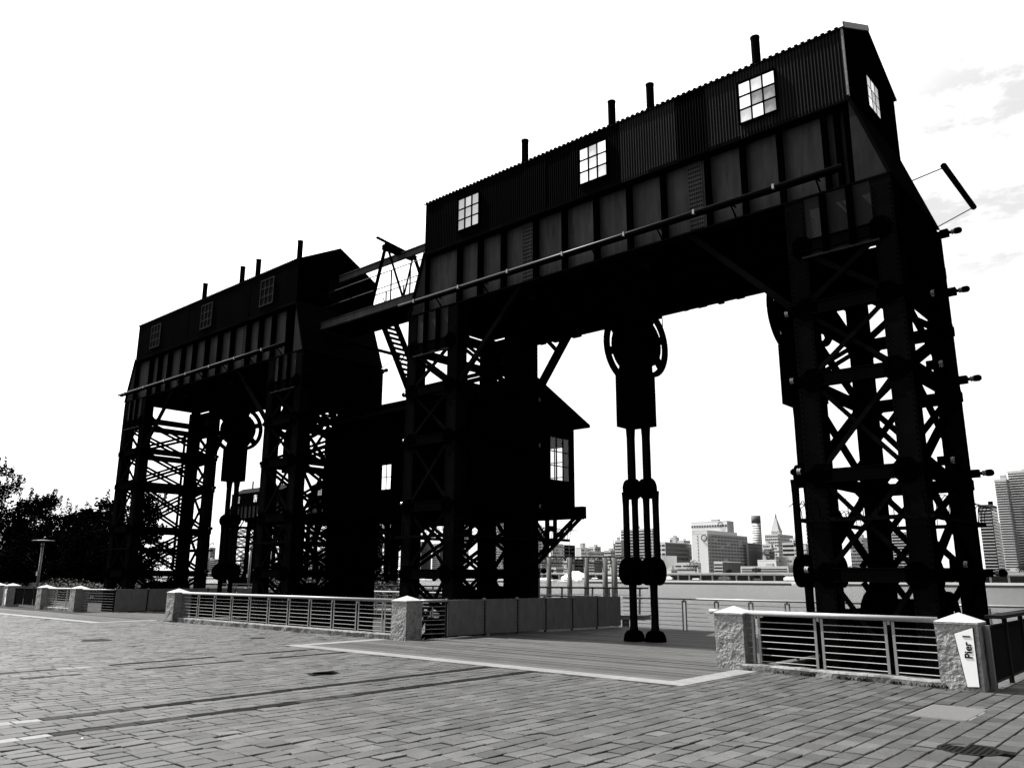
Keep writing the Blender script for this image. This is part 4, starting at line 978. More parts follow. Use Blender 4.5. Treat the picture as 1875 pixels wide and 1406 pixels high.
# ------------------------------------------------------------------ far bank
BUILDINGS = [
 ('hospital_slab', 'broad pale hospital slab with a ring emblem on its top storey', -354.4, -320.4, 640.0, 652.1, 46.6, 'white', 'mid', 14, 14, 3, 't', 'n'),
 ('hospital_tower', 'hospital block with blank white end and grey window wall, ring emblem near its top', -310.1, -296.9, 560.0, 627.1, 32.4, 'white', 'mid', 13, 3, 13, 'e', 'g'),
 ('banded_block', 'dark banded block with bright windowed end, left of the hospital', -364.8, -357.0, 600.0, 643.9, 28.6, 'pale', 'dark', 8, 2, 6, 'g', 'b'),
 ('annex_box', 'small plain grey box in front of the dark banded block', -336.6, -335.1, 560.0, 579.9, 16.4, 'grey', 'grey', 1, 1, 1, 'n', 'n'),
 ('white_shed', 'low white building on the far bank between the hanging bars and the hospital', -284.1, -276.0, 470.0, 477.6, 5.4, 'white', 'mid', 2, 4, 2, 'n', 'g'),
 ('low_clinic', 'low pale clinic with a top row of dark windows left of the hospital', -290.4, -273.0, 500.0, 503.0, 9.9, 'pale', 'grey', 4, 18, 2, 'g', 'n'),
 ('striped_block', "small striped block in front of the hospital's grey window wall", -250.9, -244.9, 480.0, 505.1, 10.1, 'white', 'dark', 5, 4, 9, 'b', 'b'),
 ('stepped_block', 'long low white block with ribbon windows right of the hospital', -232.9, -202.6, 480.0, 491.3, 6.9, 'white', 'mid', 5, 22, 2, 'b', 'n'),
 ('upper_step', 'white upper storey rising behind the long low white block', -230.8, -218.5, 500.0, 502.5, 11.2, 'white', 'mid', 2, 6, 1, 'n', 'n'),
 ('brown_slab', 'plain grey slab behind the long low white block', -237.0, -235.8, 540.0, 573.1, 14.1, 'mid', 'mid', 4, 1, 9, 'n', 'g'),
 ('dark_midrise', 'dark mid-rise at the foot of the round tower', -295.0, -293.1, 620.0, 644.2, 26.9, 'mid', 'dark', 10, 2, 9, 'n', 'g'),
 ('old_block', 'pale stepped office block below the spire', -517.2, -497.4, 1150.0, 1204.9, 60.6, 'pale', 'pale', 14, 7, 8, 'g', 'g'),
 ('old_block', 'pale lower wing left of the spire, full of small windows', -508.0, -495.0, 1120.0, 1127.3, 45.7, 'pale', 'pale', 10, 6, 2, 'g', 'g'),
 ('ribbon_block', 'ribbon-windowed block right of the spire with a dark side', -299.3, -289.0, 700.0, 715.5, 29.7, 'pale', 'dark', 8, 8, 5, 'b', 'g'),
 ('window_block', 'white block with square windows beside the right gantry tower', -231.1, -222.6, 560.0, 569.7, 20.9, 'white', 'mid', 9, 5, 3, 'g', 'g'),
 ('dark_topped_tower', 'slim tower with a dark top beside the far right hanging bar', -356.3, -350.8, 900.0, 911.1, 65.7, 'white', 'mid', 16, 3, 3, 'b', 'b'),
 ('lattice_view_block', 'grey windowed block seen through the right gantry tower', -206.8, -197.4, 600.0, 613.8, 27.9, 'mid', 'mid', 12, 7, 4, 'g', 'g'),
 ('banded_tower', 'banded grey tower seen through the right gantry tower', -178.1, -168.2, 600.0, 620.5, 30.8, 'mid', 'pale', 16, 6, 4, 'b', 'b'),
 ('grey_midrise', 'grey mid-rise seen between the legs of the right gantry tower', -180.8, -172.9, 560.0, 571.1, 18.9, 'grey', 'mid', 9, 5, 3, 'g', 'g'),
 ('dark_round_tower', 'dark banded tower beside the right gantry tower', -96.4, -90.6, 470.0, 484.2, 36.8, 'dark', 'black', 24, 4, 4, 'b', 'b'),
 ('slim_tower', 'slim plain grey tower between the two banded towers', -122.1, -119.8, 640.0, 652.4, 37.2, 'grey', 'grey', 20, 3, 3, 'n', 'n'),
 ('striped_tower', 'tall striped apartment tower at the right edge, lower left wing', -87.6, -82.3, 470.0, 478.3, 49.2, 'pale', 'mid', 40, 5, 3, 'b', 'b'),
 ('striped_tower', 'tallest striped apartment tower, cut by the right edge of the photo', -83.1, -74.7, 480.0, 505.5, 54.0, 'pale', 'mid', 42, 6, 4, 'b', 'b'),
 ('low_terrace', 'low dark terrace under the striped towers', -83.7, -74.9, 440.0, 472.3, 3.6, 'mid', 'mid', 2, 8, 4, 'n', 'n'),
 ('curtain_block', 'white curtain-wall block behind the centre hanging bars', -374.3, -344.5, 560.0, 564.9, 37.6, 'white', 'mid', 16, 12, 2, 'b', 'b'),
 ('curtain_wing', 'lower white wing left of the block behind the centre bars', -373.1, -367.4, 550.0, 551.6, 28.5, 'white', 'mid', 12, 3, 1, 'b', 'n'),
 ('small_grey_block', 'small grey block left of the centre hanging bars', -477.0, -476.3, 700.0, 703.9, 32.8, 'mid', 'mid', 6, 1, 2, 'n', 'n'),
 ('pale_box', 'pale box with a grey rooftop tank behind the pile row', -449.9, -443.7, 600.0, 611.7, 25.7, 'white', 'pale', 9, 3, 5, 'n', 'g'),
 ('long_grey_block', 'long grey block behind the pile row', -458.6, -457.3, 620.0, 660.7, 23.5, 'mid', 'mid', 8, 1, 14, 'n', 'g'),
 ('dark_square_block', 'dark square block right of the cabin bracket', -464.8, -462.9, 600.0, 616.6, 28.5, 'mid', 'black', 9, 2, 7, 'g', 'g'),
 ('grey_block', 'grey block right of the big diagonal bracket', -462.9, -460.4, 580.0, 595.2, 28.9, 'grey', 'mid', 10, 2, 6, 'g', 'g'),
 ('light_tower', 'tall light tower seen under the cabin deck', -581.6, -576.2, 700.0, 706.7, 55.1, 'pale', 'grey', 18, 4, 4, 'g', 'g'),
 ('dark_tower', 'dark tower seen under the cabin deck', -555.2, -553.0, 680.0, 689.3, 48.1, 'mid', 'dark', 16, 2, 5, 'g', 'g'),
 ('pale_tower', 'pale tower at the corner of the cabin bracket', -641.8, -634.9, 760.0, 764.1, 53.5, 'white', 'pale', 14, 4, 2, 'g', 'g'),
 ('black_block', 'black glassy block low behind the pile row', -394.3, -391.1, 520.0, 536.6, 13.8, 'dark', 'black', 6, 2, 8, 'n', 'b'),
 ('small_window_block', 'narrow pale block with small square windows behind the pile row', -387.5, -382.3, 500.0, 504.1, 11.8, 'pale', 'mid', 6, 4, 2, 'g', 'g'),
 ('dark_banded_block', 'dark banded block behind the white tent', -370.2, -365.1, 510.0, 522.8, 12.6, 'grey', 'dark', 6, 3, 7, 'b', 'b'),
 ('wide_low_block', 'wide low grey block left of the pile row', -419.9, -416.0, 510.0, 536.8, 13.1, 'grey', 'mid', 6, 3, 12, 'g', 'g'),
 ('slab_tower', 'tall slab with light vertical strips seen between the gantries', -695.3, -688.9, 560.0, 575.0, 49.2, 'pale', 'dark', 22, 3, 6, 'v', 'v'),
 ('slab_tower', 'tall slab with light vertical strips beside its twin between the gantries', -693.0, -684.9, 580.0, 592.3, 48.8, 'grey', 'dark', 22, 3, 6, 'v', 'v'),
 ('lattice_tower_block', "grey tower seen through the near gantry's left tower", -619.4, -611.3, 560.0, 573.4, 33.7, 'mid', 'dark', 16, 4, 6, 'v', 'v'),
 ('lattice_tower_block', "darker tower block seen through the near gantry's left tower", -606.0, -595.0, 570.0, 587.5, 31.5, 'mid', 'dark', 16, 4, 6, 'g', 'v'),
 ('narrow_tower', "narrow windowed tower seen through the near gantry's left tower", -556.5, -550.6, 560.0, 565.2, 45.6, 'mid', 'pale', 22, 3, 4, 'g', 'g'),
 ('far_tower', 'pale tower under the cabin floor', -641.6, -634.8, 700.0, 708.5, 65.3, 'grey', 'pale', 20, 4, 4, 'g', 'g'),
 ('hatched_block', 'hatched grey block under the cabin floor', -524.6, -515.0, 560.0, 577.4, 26.5, 'mid', 'pale', 12, 6, 8, 'g', 'g'),
 ('pale_slab', 'tall pale slab left of the far hanging bar', -978.1, -948.7, 520.0, 526.5, 33.0, 'grey', 'mid', 9, 12, 4, 'v', 'v'),
 ('brick_block', 'stepped grey block in front of the tall pale slab', -884.4, -867.4, 470.0, 475.2, 18.8, 'mid', 'mid', 8, 6, 4, 'g', 'g'),
 ('brick_block', 'grey block right of the pale slab, beside the far hanging bar', -883.2, -866.3, 480.0, 485.3, 17.8, 'mid', 'grey', 8, 6, 4, 'g', 'g'),
 ('window_wall_block', 'block of lit-looking small windows seen under the far gantry', -769.4, -734.5, 520.0, 537.5, 23.9, 'mid', 'mid', 8, 14, 8, 'g', 'g'),
 ('infill_block', 'grey stepped block between the banded block and the hospital', -437.8, -430.1, 760.0, 773.7, 36.9, 'pale', 'grey', 9, 6, 5, 'g', 'g'),
 ('infill_block', 'pale rooftop block above the dark banded block', -482.0, -474.9, 820.0, 828.5, 43.6, 'white', 'mid', 8, 4, 3, 'g', 'g'),
 ('infill_block', 'low pale block left of the spire with a dark water tank', -398.1, -389.3, 860.0, 868.4, 28.7, 'pale', 'mid', 7, 6, 3, 'g', 'g'),
 ('infill_block', 'small dark block at the foot of the spire blocks', -289.8, -285.1, 640.0, 650.5, 20.8, 'mid', 'dark', 6, 4, 4, 'g', 'g'),
 ('infill_block', 'tall pale block right of the spire, partly behind the ribbon-windowed block', -375.6, -369.4, 900.0, 912.3, 42.4, 'white', 'grey', 10, 5, 4, 'g', 'g'),
 ('infill_block', 'grey block close behind the window-striped wing beside the hospital', -317.5, -311.6, 650.0, 660.3, 22.3, 'grey', 'mid', 7, 5, 5, 'b', 'g'),
 ('infill_block', 'pale block with small windows behind the long grey block', -580.3, -570.8, 800.0, 811.2, 34.6, 'white', 'mid', 8, 6, 4, 'g', 'g'),
 ('infill_block', 'grey block at the left foot of the centre hanging bars', -446.7, -439.3, 640.0, 647.2, 24.2, 'pale', 'mid', 8, 6, 3, 'g', 'g'),
 ('infill_block', 'dark narrow block left of the centre hanging bars', -395.4, -392.1, 560.0, 566.3, 17.1, 'mid', 'dark', 6, 3, 4, 'b', 'b'),
 ('infill_block', 'pale low block directly behind the white boats', -377.3, -370.2, 470.0, 479.0, 6.7, 'white', 'mid', 3, 9, 5, 'b', 'g'),
 ('infill_block', 'low white shed row on the bank right of the piles', -322.3, -311.8, 460.0, 463.9, 4.3, 'white', 'grey', 2, 10, 2, 'g', 'n'),
 ('infill_block', 'pale block seen just right of the centre hanging bars', -417.9, -413.7, 680.0, 688.9, 26.8, 'white', 'mid', 8, 3, 4, 'g', 'g'),
 ('low_grey_block', 'low grey block behind the far gantry towers', -879.7, -865.5, 520.0, 529.2, 23.4, 'grey', 'mid', 7, 5, 5, 'g', 'g'),
]
def building(row, idx):
    name, label, xl, xc, yf, yb, zt, fm, sm, rows, cf, cs, sf, ss = row
    yb = max(yb, yf+4); 
    if xc-xl < 3: pass
    t_ = thing(name, label, 'building', ((xl+xc)/2, (yf+yb)/2, -.9))
    ox_, oy_ = (xl+xc)/2, (yf+yb)/2
    z0 = 0; H_ = zt+.9; hx = (xc-xl)/2; hy = (yb-yf)/2
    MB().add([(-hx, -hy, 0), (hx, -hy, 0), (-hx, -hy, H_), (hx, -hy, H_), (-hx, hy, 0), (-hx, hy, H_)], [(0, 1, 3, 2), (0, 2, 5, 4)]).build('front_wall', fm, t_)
    MB().add([(hx, -hy, 0), (hx, hy, 0), (hx, -hy, H_), (hx, hy, H_), (-hx, hy, 0), (-hx, hy, H_)], [(0, 1, 3, 2), (1, 4, 5, 3)]).build('side_wall', sm, t_)  # side walls mostly get a darker colour, painting in their shade
    MB().box(-hx, hx, -hy, hy, H_-.02, H_+.0).build('roof', 'mid', t_)
    MB().box(-hx-.05, hx+.05, -hy-.05, -hy+.35, H_, H_+.5).box(hx-.35, hx+.05, -hy, hy, H_, H_+.5).build('parapet', fm, t_)
    r = random.Random(idx*7+1)
    gw = 'glassdark' if fm in ('pale', 'mid', 'grey', 'dark') or sf == 'b' else 'glassmid'
    def wins(style, w, n, fn):
        b = MB(); fh = (H_-1.0)/rows
        if style == 'n': return None
        if style in 'te':
            if style == 't':
                for i in range(n): c_ = w*(i+.5)/n; b.box(*fn(c_-w*.35/n, c_+w*.35/n, .12), H_-4.5, H_-2.6)
                for k in range(rows-3):
                    if k > rows*.75: continue
                    for i in range(3): c_ = w*(i+.5)/n*1.0; b.box(*fn(c_-w*.3/n, c_+w*.3/n, .12), .8+fh*(k+.2), .8+fh*(k+.7))
            else:
                for k in range(rows): b.box(*fn(w*.36, w*.41, .1), .8+fh*(k+.1), .8+fh*(k+.6))
            return b
        for k in range(rows):
            if style == 'v': break
            a, c = .5+fh*(k+.25), .5+fh*(k+.68)
            if style == 'b':
                b.box(*fn(w*.02, w*.98, .08), a, c+fh*.06)
            else:
                for i in range(n):
                    if r.random() < .08: continue
                    c_ = w*(i+.5)/n; hw = w*.38/n
                    dz = r.uniform(-.1, .12)*fh if r.random() < .3 else 0
                    b.box(*fn(c_-hw, c_+hw, .10), a+max(dz, 0), c)
        if style == 'v':
            for i in range(n):
                c_ = w*(i+.5)/n
                for k in range(rows): b.box(*fn(c_-w*.22/n, c_+w*.22/n, .1), .5+fh*(k+.12), .5+fh*(k+.85))
        return b
    b = wins(sf, 2*hx, cf, lambda a, c, d: (-hx+a, -hx+c, -hy-d, -hy+.1))
    if b and b.v: b.build('windows', gw, t_, kind='stuff')
    b = wins(ss, 2*hy, cs, lambda a, c, d: (hx-.1, hx+d, -hy+a, -hy+c))
    if b and b.v: b.build('windows', 'glassdark', t_, kind='stuff')
    if ss == 'b' and rows > 12:
        b = MB(); fh = (H_-1)/rows
        for k in range(rows): b.box(hx-.05, hx+.35, -hy+.2, hy-.2, .5+fh*(k-.02), .5+fh*(k+.16)); b.box(-hx+.2, hx-.2, -hy-.35, -hy+.05, .5+fh*(k-.02), .5+fh*(k+.16))
        b.build('balcony_slabs', 'white', t_, kind='stuff')
    # rooftop plant and tanks
    if r.random() < .75 and hx > 2:
        w = min(hx, hy)*r.uniform(.3, .6)
        px_, py_ = r.uniform(-hx*.4, hx*.4), r.uniform(-hy*.2, hy*.4)
        MB().box(px_-w, px_+w, py_-w*.6, py_+w*.6, H_, H_+r.uniform(1.5, 3.2)).build('plant_room', sm, t_)
    if name in ('pale_box', 'banded_block', 'old_block'):
        MB().box(-1.6, 1.8, -1, 2, H_, H_+4.5).build('roof_tank', 'mid', t_)
    return t_
ITEMS = {}
for i, row in enumerate(BUILDINGS):
    ITEMS[i] = building(row, i)
def ring(parent, x, y, z, R, w, m):
    MB().lathe((x, y, z), [(R, -.1), (R, .1), (R-w, .1), (R-w, -.1), (R, -.1)], 'Y', 28).build('ring_emblem', m, parent)
h0 = ITEMS[0]; h1 = ITEMS[1]
ring(h0, -326.5-h0.location.x, 639.7-h0.location.y, 45.0, 2.3, .6, 'dark')
ring(h1, -299.6-h1.location.x, 559.7-h1.location.y, 30.3, 2.5, .65, 'dark')
MB().box(-8, 4.6, -30, 20, 33.3, 36.2).build('penthouse', 'grey', h1)
sc = MB()
for k in range(15): sc.box(6.6, 8.2, -34.5, -30, 1+2.15*k, 1.25+2.15*k)
for y in (-34.4, -32.2, -30.1): sc.box(8.1, 8.25, y, y+.15, 0, 34)
sc.build('scaffold', 'mid', h1, kind='stuff')
t_ = thing('round_tower', 'slender round tower with a dark crown, behind the hospital', 'building', (-347, 754, -.9))
MB().cyl((0, 0, 0), (0, 0, 52), 4.4, n=28).build('shaft', 'grey', t_, smooth=True)
MB().cyl((0, 0, 52), (0, 0, 59.5), 4.45, n=28).build('crown', 'dark', t_, smooth=True)
b = MB()
for k in range(22): b.cyl((0, 0, 2+2.25*k), (0, 0, 2.7+2.25*k), 4.5, n=28, caps=False)
b.build('window_bands', 'dark', t_, kind='stuff')
t_ = thing('spire_tower', 'stone tower coloured pale for haze, with a pyramid roof, lantern and mast on the skyline', 'tower', (-544.5, 1255, -.9))
MB().box(-6.4, 6.4, -6, 6, 0, 72).build('shaft', 'pale', t_)  # pale colour stands in for haze over the distance
MB().box(-7, 7, -6.6, 6.6, 71, 73).build('cornice', 'pale', t_)
MB().add([(-6, -6, 73), (6, -6, 73), (6, 6, 73), (-6, 6, 73), (-1.5, -1.5, 92), (1.5, -1.5, 92), (1.5, 1.5, 92), (-1.5, 1.5, 92)], [(0, 1, 5, 4), (1, 2, 6, 5), (2, 3, 7, 6), (3, 0, 4, 7)]).build('pyramid', 'mid', t_)
MB().cyl((0, 0, 92), (0, 0, 97), 1.8, n=10).cyl((0, 0, 97), (0, 0, 100.5), 1.5, .2, n=10).build('lantern', 'grey', t_)
MB().cyl((0, 0, 100), (0, 0, 105), .15, n=6).build('mast', 'grey', t_)
b = MB()
for k in range(12):
    for i in range(4): b.box(-5+2.8*i, -3.7+2.8*i, -6.1, -5.9, 20+4.1*k, 22+4.1*k)
b.build('windows', 'glassmid', t_, kind='stuff')
# elevated road, traffic and bank trees
t_ = thing('elevated_highway', 'low elevated highway running along the far bank', 'highway', (-300, 424, -.9))
MB().box(-700, 520, -2.5, 4, 3.0, 3.7).box(-700, 520, -2.7, -2.4, 3.6, 4.2).build('road_deck', 'grey', t_)
b = MB()
for i in range(170): b.box(-700+i*7.2, -699.2+i*7.2, -2, -1, 0, 3.0)
b.build('column', 'mid', t_, kind='stuff')
MB().box(-700, 520, 5, 6, 0, 3.0).build('undercroft_shade', 'leaf_far', t_)  # dark sheet painted in for the shade under the road deck
r = random.Random(11)
vn = 0
def near_name(x, y):
    # the building that stands behind a thing on the far bank, as seen across the river
    k = x/y; best = min((abs((row[2]+row[3])/2/row[4]-k), i) for i, row in enumerate(BUILDINGS) if row[13] != 'q')[1]
    lb = BUILDINGS[best][1]
    for cut in (' with ', ' behind ', ' in front', ' seen ', ' under ', ' beside ', ' left ', ' right ', ',', ' on ', ' low ', ' between ', ' full ', ' at '):
        j = lb.find(cut)
        if j > 6: lb = lb[:j]
    return lb
used = {}
def uniq(base, x, y):
    lb = near_name(x, y); n_ = used.get((base, lb), 0); used[(base, lb)] = n_+1
    return base+(' below the ', ' just right of the foot of the ', ' farther right of the foot of the ', ' well to the right of the ')[min(n_, 3)]+lb
for i in range(18):
    x = -440+i*17.5+r.uniform(-4, 4); w = (2.0, 3.4, 1.9, 5.5, 2.1, 4.0)[i % 6]; h = 1.3 if w < 2.2 else r.uniform(2.0, 2.5)
    v = thing('parked_vehicle', uniq('car on the far bank' if w < 2.2 else 'pale van on the far bank' if w < 4.5 else 'long white truck on the far bank', x, 418), 'vehicle', (x, 418, -.9), 'vehicles along the far bank')
    MB().prism([(-w, .4), (w, .4), (w, h*.65), (w*.7, h*.7), (w*.5, h), (-w*.75, h), (-w*.95, h*.7), (-w, h*.65)], 'Y', -.9, .9).build('body', r.choice(('white', 'white', 'pale', 'dark')), v)
    b = MB()
    for s in (-.6, .6): b.cyl((w*s, -.95, .28), (w*s, .95, .28), .28, n=8)
    b.build('wheels', 'black', v)
def leaf_cloud(b, c, rad, n, size, r, squash=.8):
    for i in range(n):
        while True:
            p = Vector((r.uniform(-1, 1), r.uniform(-1, 1), r.uniform(-1, 1)))
            if .25 < p.length < 1: break
        p = Vector(c)+Vector((p.x*rad, p.y*rad, p.z*rad*squash))
        a = Vector((r.gauss(0, 1), r.gauss(0, 1), r.gauss(0, 1))).normalized()*size*r.uniform(.6, 1.3)
        q = a.cross(Vector((r.gauss(0, 1), r.gauss(0, 1), r.gauss(0, 1)))).normalized()*size*.55
        b.add([p-a*.5, p+q*.5, p+a*.5, p-q*.5], [(0, 1, 2, 3)])
for i in range(17):
    x = -470+i*25+r.uniform(-6, 6); s = r.uniform(1.6, 3.0)
    if i == 9: x = -236; s = 4.6
    tr = thing('bank_tree', uniq('round tree on the far bank' if s < 4 else 'large dark tree on the far bank', x, 430), 'tree', (x, 428+r.uniform(0, 8), -.9), 'trees along the far bank')
    b = MB(); rr = random.Random(i)
    for k in range(5): leaf_cloud(b, (rr.uniform(-s, s)*.9, rr.uniform(-1, 1), s*.9+rr.uniform(0, s*.5)+3.2), s*.6, 70, .7, rr)
    b.build('crown', 'leaf_far', tr)
    MB().cyl((0, 0, 0), (0, 0, s+2.5), .25, n=6).build('trunk', 'bark', tr)
# white tent and boats
t_ = thing('white_tent', 'white pitched marquee on the far bank behind the piles', 'tent', (-315, 420, -.9))
MB().add([(-8, -5, 1.4), (8, -5, 1.4), (8, 5, 1.4), (-8, 5, 1.4), (-2.6, 0, 5.0), (2.6, 0, 5.0), (-8, -5, 0), (8, -5, 0), (8, 5, 0), (-8, 5, 0)],
   [(0, 1, 5, 4), (1, 2, 5), (2, 3, 4, 5), (3, 0, 4), (0, 6, 7, 1), (1, 7, 8, 2), (2, 8, 9, 3), (3, 9, 6, 0)]).build('canopy', 'white_paint', t_)
def boat(x, y, L_, label, grp='white boats moored on the river'):
    t_ = thing('motor_yacht', label, 'boat', (x, y, -3), grp)
    prof = [(-1, .38, 1.5), (-.6, .5, 1.4), (0, .5, 1.45), (.55, .38, 1.7), (1, .02, 2.1)]
    vs = []
    for t0, w, z in prof: vs += [(t0*L_/2, -w*L_*.13, z), (t0*L_/2, w*L_*.13, z), (t0*L_/2*.94, w*L_*.09, -.2), (t0*L_/2*.94, -w*L_*.09, -.2)]
    fs = []
    for k in range(4):
        for i in range(4): fs.append((k*4+i, k*4+(i+1) % 4, k*4+4+(i+1) % 4, k*4+4+i))
    fs += [(0, 3, 2, 1), (16, 17, 18, 19)]
    MB().add(vs, fs).build('hull', 'white_paint', t_)
    MB().prism([(-L_*.32, 1.4), (L_*.22, 1.4), (L_*.12, 2.4), (-L_*.30, 2.4)], 'Y', -L_*.05, L_*.05).prism([(-L_*.22, 2.4), (L_*.05, 2.4), (-.0, 3.2), (-L_*.20, 3.2)], 'Y', -L_*.04, L_*.04).build('cabin', 'white_paint', t_)
    MB().box(-L_*.27, L_*.12, -L_*.052, L_*.052, 1.8, 2.1).build('cabin_window', 'glassdark', t_)
boat(-322, 398, 26, 'largest white boat, moored behind the row of piles')
boat(-345, 402, 20, 'white boat half hidden by the cabin bracket, left of the largest one')
boat(-300, 396, 20, 'white boat nearest to the centre hanging bars')
boat(-166, 409, 11, 'small white boat moored beside the far right hanging bar')
boat(-430, 404, 22, 'white boat seen between the two gantries')

# piles with a truss, standing in the water
t_ = thing('pile_row', 'row of tall concrete piles joined by a light truss, standing in the river', 'landing stage', (-48.5, 64, -3))
ps = [(-50.9, 61.8, .22), (-50.1, 62.5, .24), (-48.6, 63.8, .24), (-47.4, 64.9, .24), (-46.0, 66.0, .26), (-45.35, 66.6, .30)]
for i, (x, y, r0) in enumerate(ps):
    p = MB().cyl((x+48.5, y-64, -1), (x+48.5, y-64, 6.3), r0, n=16).build('pile', 'pile', t_, smooth=True)
    if i not in (4,): MB().cyl((x+48.5, y-64, 6.3), (x+48.5, y-64, 8.0), .025, n=5).build('mast', 'pole', p)
b = MB(); a0 = Vector((-53.5+48.5, 59.6-64, 0)); a1 = Vector((-43.2+48.5, 68.4-64, 0))
for z, dy in ((6.35, 0), (5.75, .0), (6.35, .9), (5.75, .9)): b.beam(a0+Vector((-dy*.6, dy*.7, z)), a1+Vector((-dy*.6, dy*.7, z)), .10, .10)
for k in range(26):
    p = a0.lerp(a1, k/26); q = a0.lerp(a1, (k+1)/26); b.beam(p+Vector((0, 0, 5.75)), q+Vector((0, 0, 6.35)), .05, .05); b.beam(p+Vector((0, 0, 5.75)), p+Vector((0, 0, 6.35)), .05, .05)
b.build('truss', 'pile', t_)
# landing pier with its railing, middle distance
t_ = thing('landing_pier', 'low timber landing pier in the river left of the hanging bars', 'pier', (-25.4, 30.3, 0)); t_.rotation_euler = (0, 0, math.atan2(1.63, 5.16))
MB().box(-24, 5.45, 0, 1.1, -.3, -.1).build('deck', 'pile', t_)
for i in range(12): MB().cyl((-23+2.5*i, .3, -3.2), (-23+2.5*i, .3, -.3), .16, n=10).build('pier_leg', 'pile', t_)
for y in (0, 1.05):
    MB().cyl((-24, y, 1.07), (5.4, y, 1.07), .035, n=8).build('top_rail', 'iron', t_)
    for i in range(26):
        MB().add([(-23.6+1.14*i, y-.02, -.1), (-23.5+1.14*i, y-.02, -.1), (-23.46+1.14*i, y-.02, 1.04), (-23.54+1.14*i, y-.02, 1.04), (-23.6+1.14*i, y+.02, -.1), (-23.5+1.14*i, y+.02, -.1), (-23.46+1.14*i, y+.02, 1.04), (-23.54+1.14*i, y+.02, 1.04)],
                 [(0, 1, 2, 3), (7, 6, 5, 4), (0, 4, 5, 1), (1, 5, 6, 2), (2, 6, 7, 3), (3, 7, 4, 0)]).build('post', 'pole', t_)
b = MB()
for k in range(5): b.cyl((-24, 0, .1+.17*k), (5.4, 0, .1+.17*k), .012, n=5)
b.build('rods', 'pole', t_)

# ------------------------------------------------------------------ street lamps
def street_lamp(loc, h, label, disc=True, r0=.075):
    t_ = thing('street_lamp', label, 'street lamp', loc, 'street lamps')
    MB().cyl((0, 0, 0), (0, 0, h-.35), r0, r0*.9, n=14).build('pole', 'pole', t_, smooth=True)
    MB().cyl((0, 0, h-.40), (0, 0, h-.12), r0*1.25, n=14).build('lamp_head', 'pole', t_, smooth=True)
    MB().box(-r0-.03, r0+.03, -r0-.05, -r0+.02, 1.5, 1.75).build('hatch', 'bar', t_)
    if disc: MB().lathe((0, 0, h-.06), [(0, -.02), (.55, -.005), (.62, .02), (.55, .035), (0, .07)], n=28).build('disc', 'pole', t_, smooth=True)
street_lamp((-52.7, 18.3, 0), 3.55, 'street lamp with a flat disc top behind the left granite posts')
street_lamp((-55.6, 33.7, -.1), 3.9, 'slim street lamp seen under the second gantry', False, .09)
# hedge and low wall
b = MB(); r = random.Random(9)
for i in range(16): leaf_cloud(b, (-57.5+i*.62, 20.5+r.uniform(-.6, .6)+.12*i, .55+.2*math.sin(i*.5)), .85, 300, .14, r, .75)
o = b.build('hedge', 'leaf_hedge'); tag(o, 'clipped leafy hedge behind the posts at the far left', 'hedge')
o = MB().box(-75, -44, 23.6, 23.9, -.05, .95).build('parapet_wall', 'slab'); tag(o, 'long low pale wall behind the hedge, left of the second gantry', 'wall')
o = MB().box(-64, -36.5, 21.0, 21.25, -.05, .75).build('parapet_wall', 'iron'); tag(o, 'long low dark wall behind the left granite posts', 'wall')
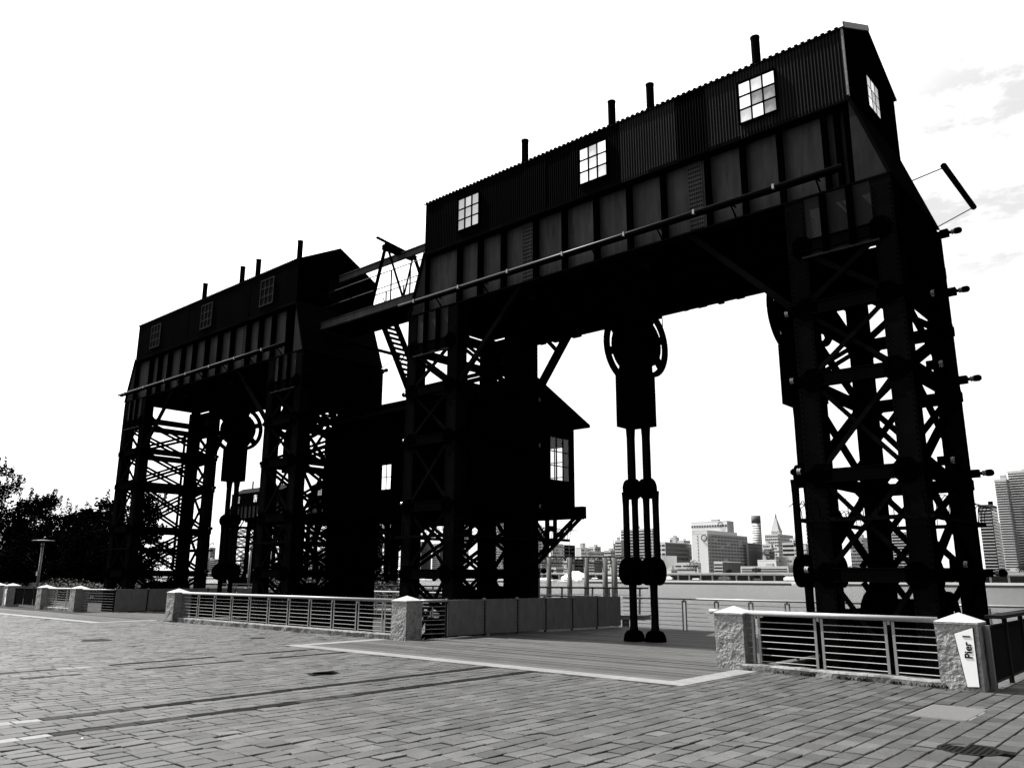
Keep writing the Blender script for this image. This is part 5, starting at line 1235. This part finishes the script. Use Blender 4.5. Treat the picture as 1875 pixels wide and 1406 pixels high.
# ------------------------------------------------------------------ park trees
def tree(loc, h, rad, label, seed, conical=False, lean=0, leaves=1.0):
    r = random.Random(seed)
    t_ = thing('park_tree', label, 'tree', loc, 'trees in the park left of the gantries')
    b = MB(); b.cyl((0, 0, -.1), (.1, 0, h*.45), .24, .15, n=8)
    tips = []
    for k in range(11):
        a = r.uniform(0, 6.28); z0 = h*r.uniform(.18, .5); ln = rad*r.uniform(.5, .95); e = r.uniform(.25, 1.1)
        p = Vector((.05, 0, z0)); q = p+Vector((math.cos(a)*ln*math.cos(e), math.sin(a)*ln*math.cos(e), ln*math.sin(e)+.2))
        b.cyl(p, q, .09, .035, n=5); tips.append(q)
        for j in range(3):
            q2 = q+Vector((r.uniform(-1, 1), r.uniform(-1, 1), r.uniform(.1, 1)))*ln*.4; b.cyl(q, q2, .03, .012, n=4); tips.append(q2)
    b.build('trunk', 'bark', t_)
    c = MB()
    n = 58
    for k in range(n):
        f = (k+.5)/n; z = h*(.12+.86*f)
        prof = (1-f)**.75 if conical else math.sin(math.pi*min(1, .18+.80*f))**.7
        rr = rad*prof; a = r.uniform(0, 6.28); dd = rr*math.sqrt(r.uniform(.1, 1))
        s = (rad*.30*(1-.55*f)+.15)*r.uniform(.7, 1.25)
        leaf_cloud(c, (math.cos(a)*dd, math.sin(a)*dd, z-.3), s, int(150*leaves*(s/.9)**1.5)+26, .24, r, .7)
    # wispy leader twigs with leaves standing clear of the outline
    for k in range(16):
        a = r.uniform(0, 6.28); dd = rad*r.uniform(.2, .95); z = h*(1-.35*(dd/rad)**2)*r.uniform(.88, 1.04)
        for j in range(9): leaf_cloud(c, (math.cos(a)*dd+j*.02, math.sin(a)*dd, z+j*.10-.3), .16, 7, .18, r, 1)
    c.build('crown', 'leaf', t_)
tree((-80.6, 23.2, -.1), 12.0, 3.3, 'tallest leafy tree, cut by the left edge of the photo', 1)
tree((-86.0, 29.1, -.1), 9.3, 4.3, 'broad tree low behind the tallest one at the left edge', 2)
tree((-79.5, 27.2, -.1), 8.6, 3.6, 'pointed leafy tree second from the left edge', 3)
tree((-78.9, 31.0, -.1), 7.6, 3.9, 'round leafy tree right of the pointed one', 4)
tree((-74.0, 29.8, -.1), 7.3, 3.4, 'lower round tree left of the second gantry\'s left tower', 5)
tree((-70.0, 29.0, -.1), 8.0, 3.5, 'leafy tree just behind the left tower of the second gantry', 6)
tree((-66.5, 30.4, -.1), 8.4, 3.2, 'cone-shaped tree seen through the left tower of the second gantry', 7, True)
tree((-84, 24, -.1), 7.5, 4.4, 'dark tree filling the gap low behind the hedge', 8)
tree((-72, 25, -.1), 5.6, 3.6, 'low dark tree behind the street lamp', 9)
tree((-67, 26.5, -.1), 5.2, 3.4, 'low dark tree right of the street lamp', 10)
# low shrubs below the far gantries
b = MB(); r = random.Random(19)
for i in range(40): leaf_cloud(b, (-96+i*1.25, 60+r.uniform(-1, 1)-.45*i, .5), 1.2, 90, .3, r, .6)
o = b.build('shrubs', 'leaf_hedge', kind='stuff'); tag(o, 'low shrubs at the foot of the distant gantries', 'shrubs')
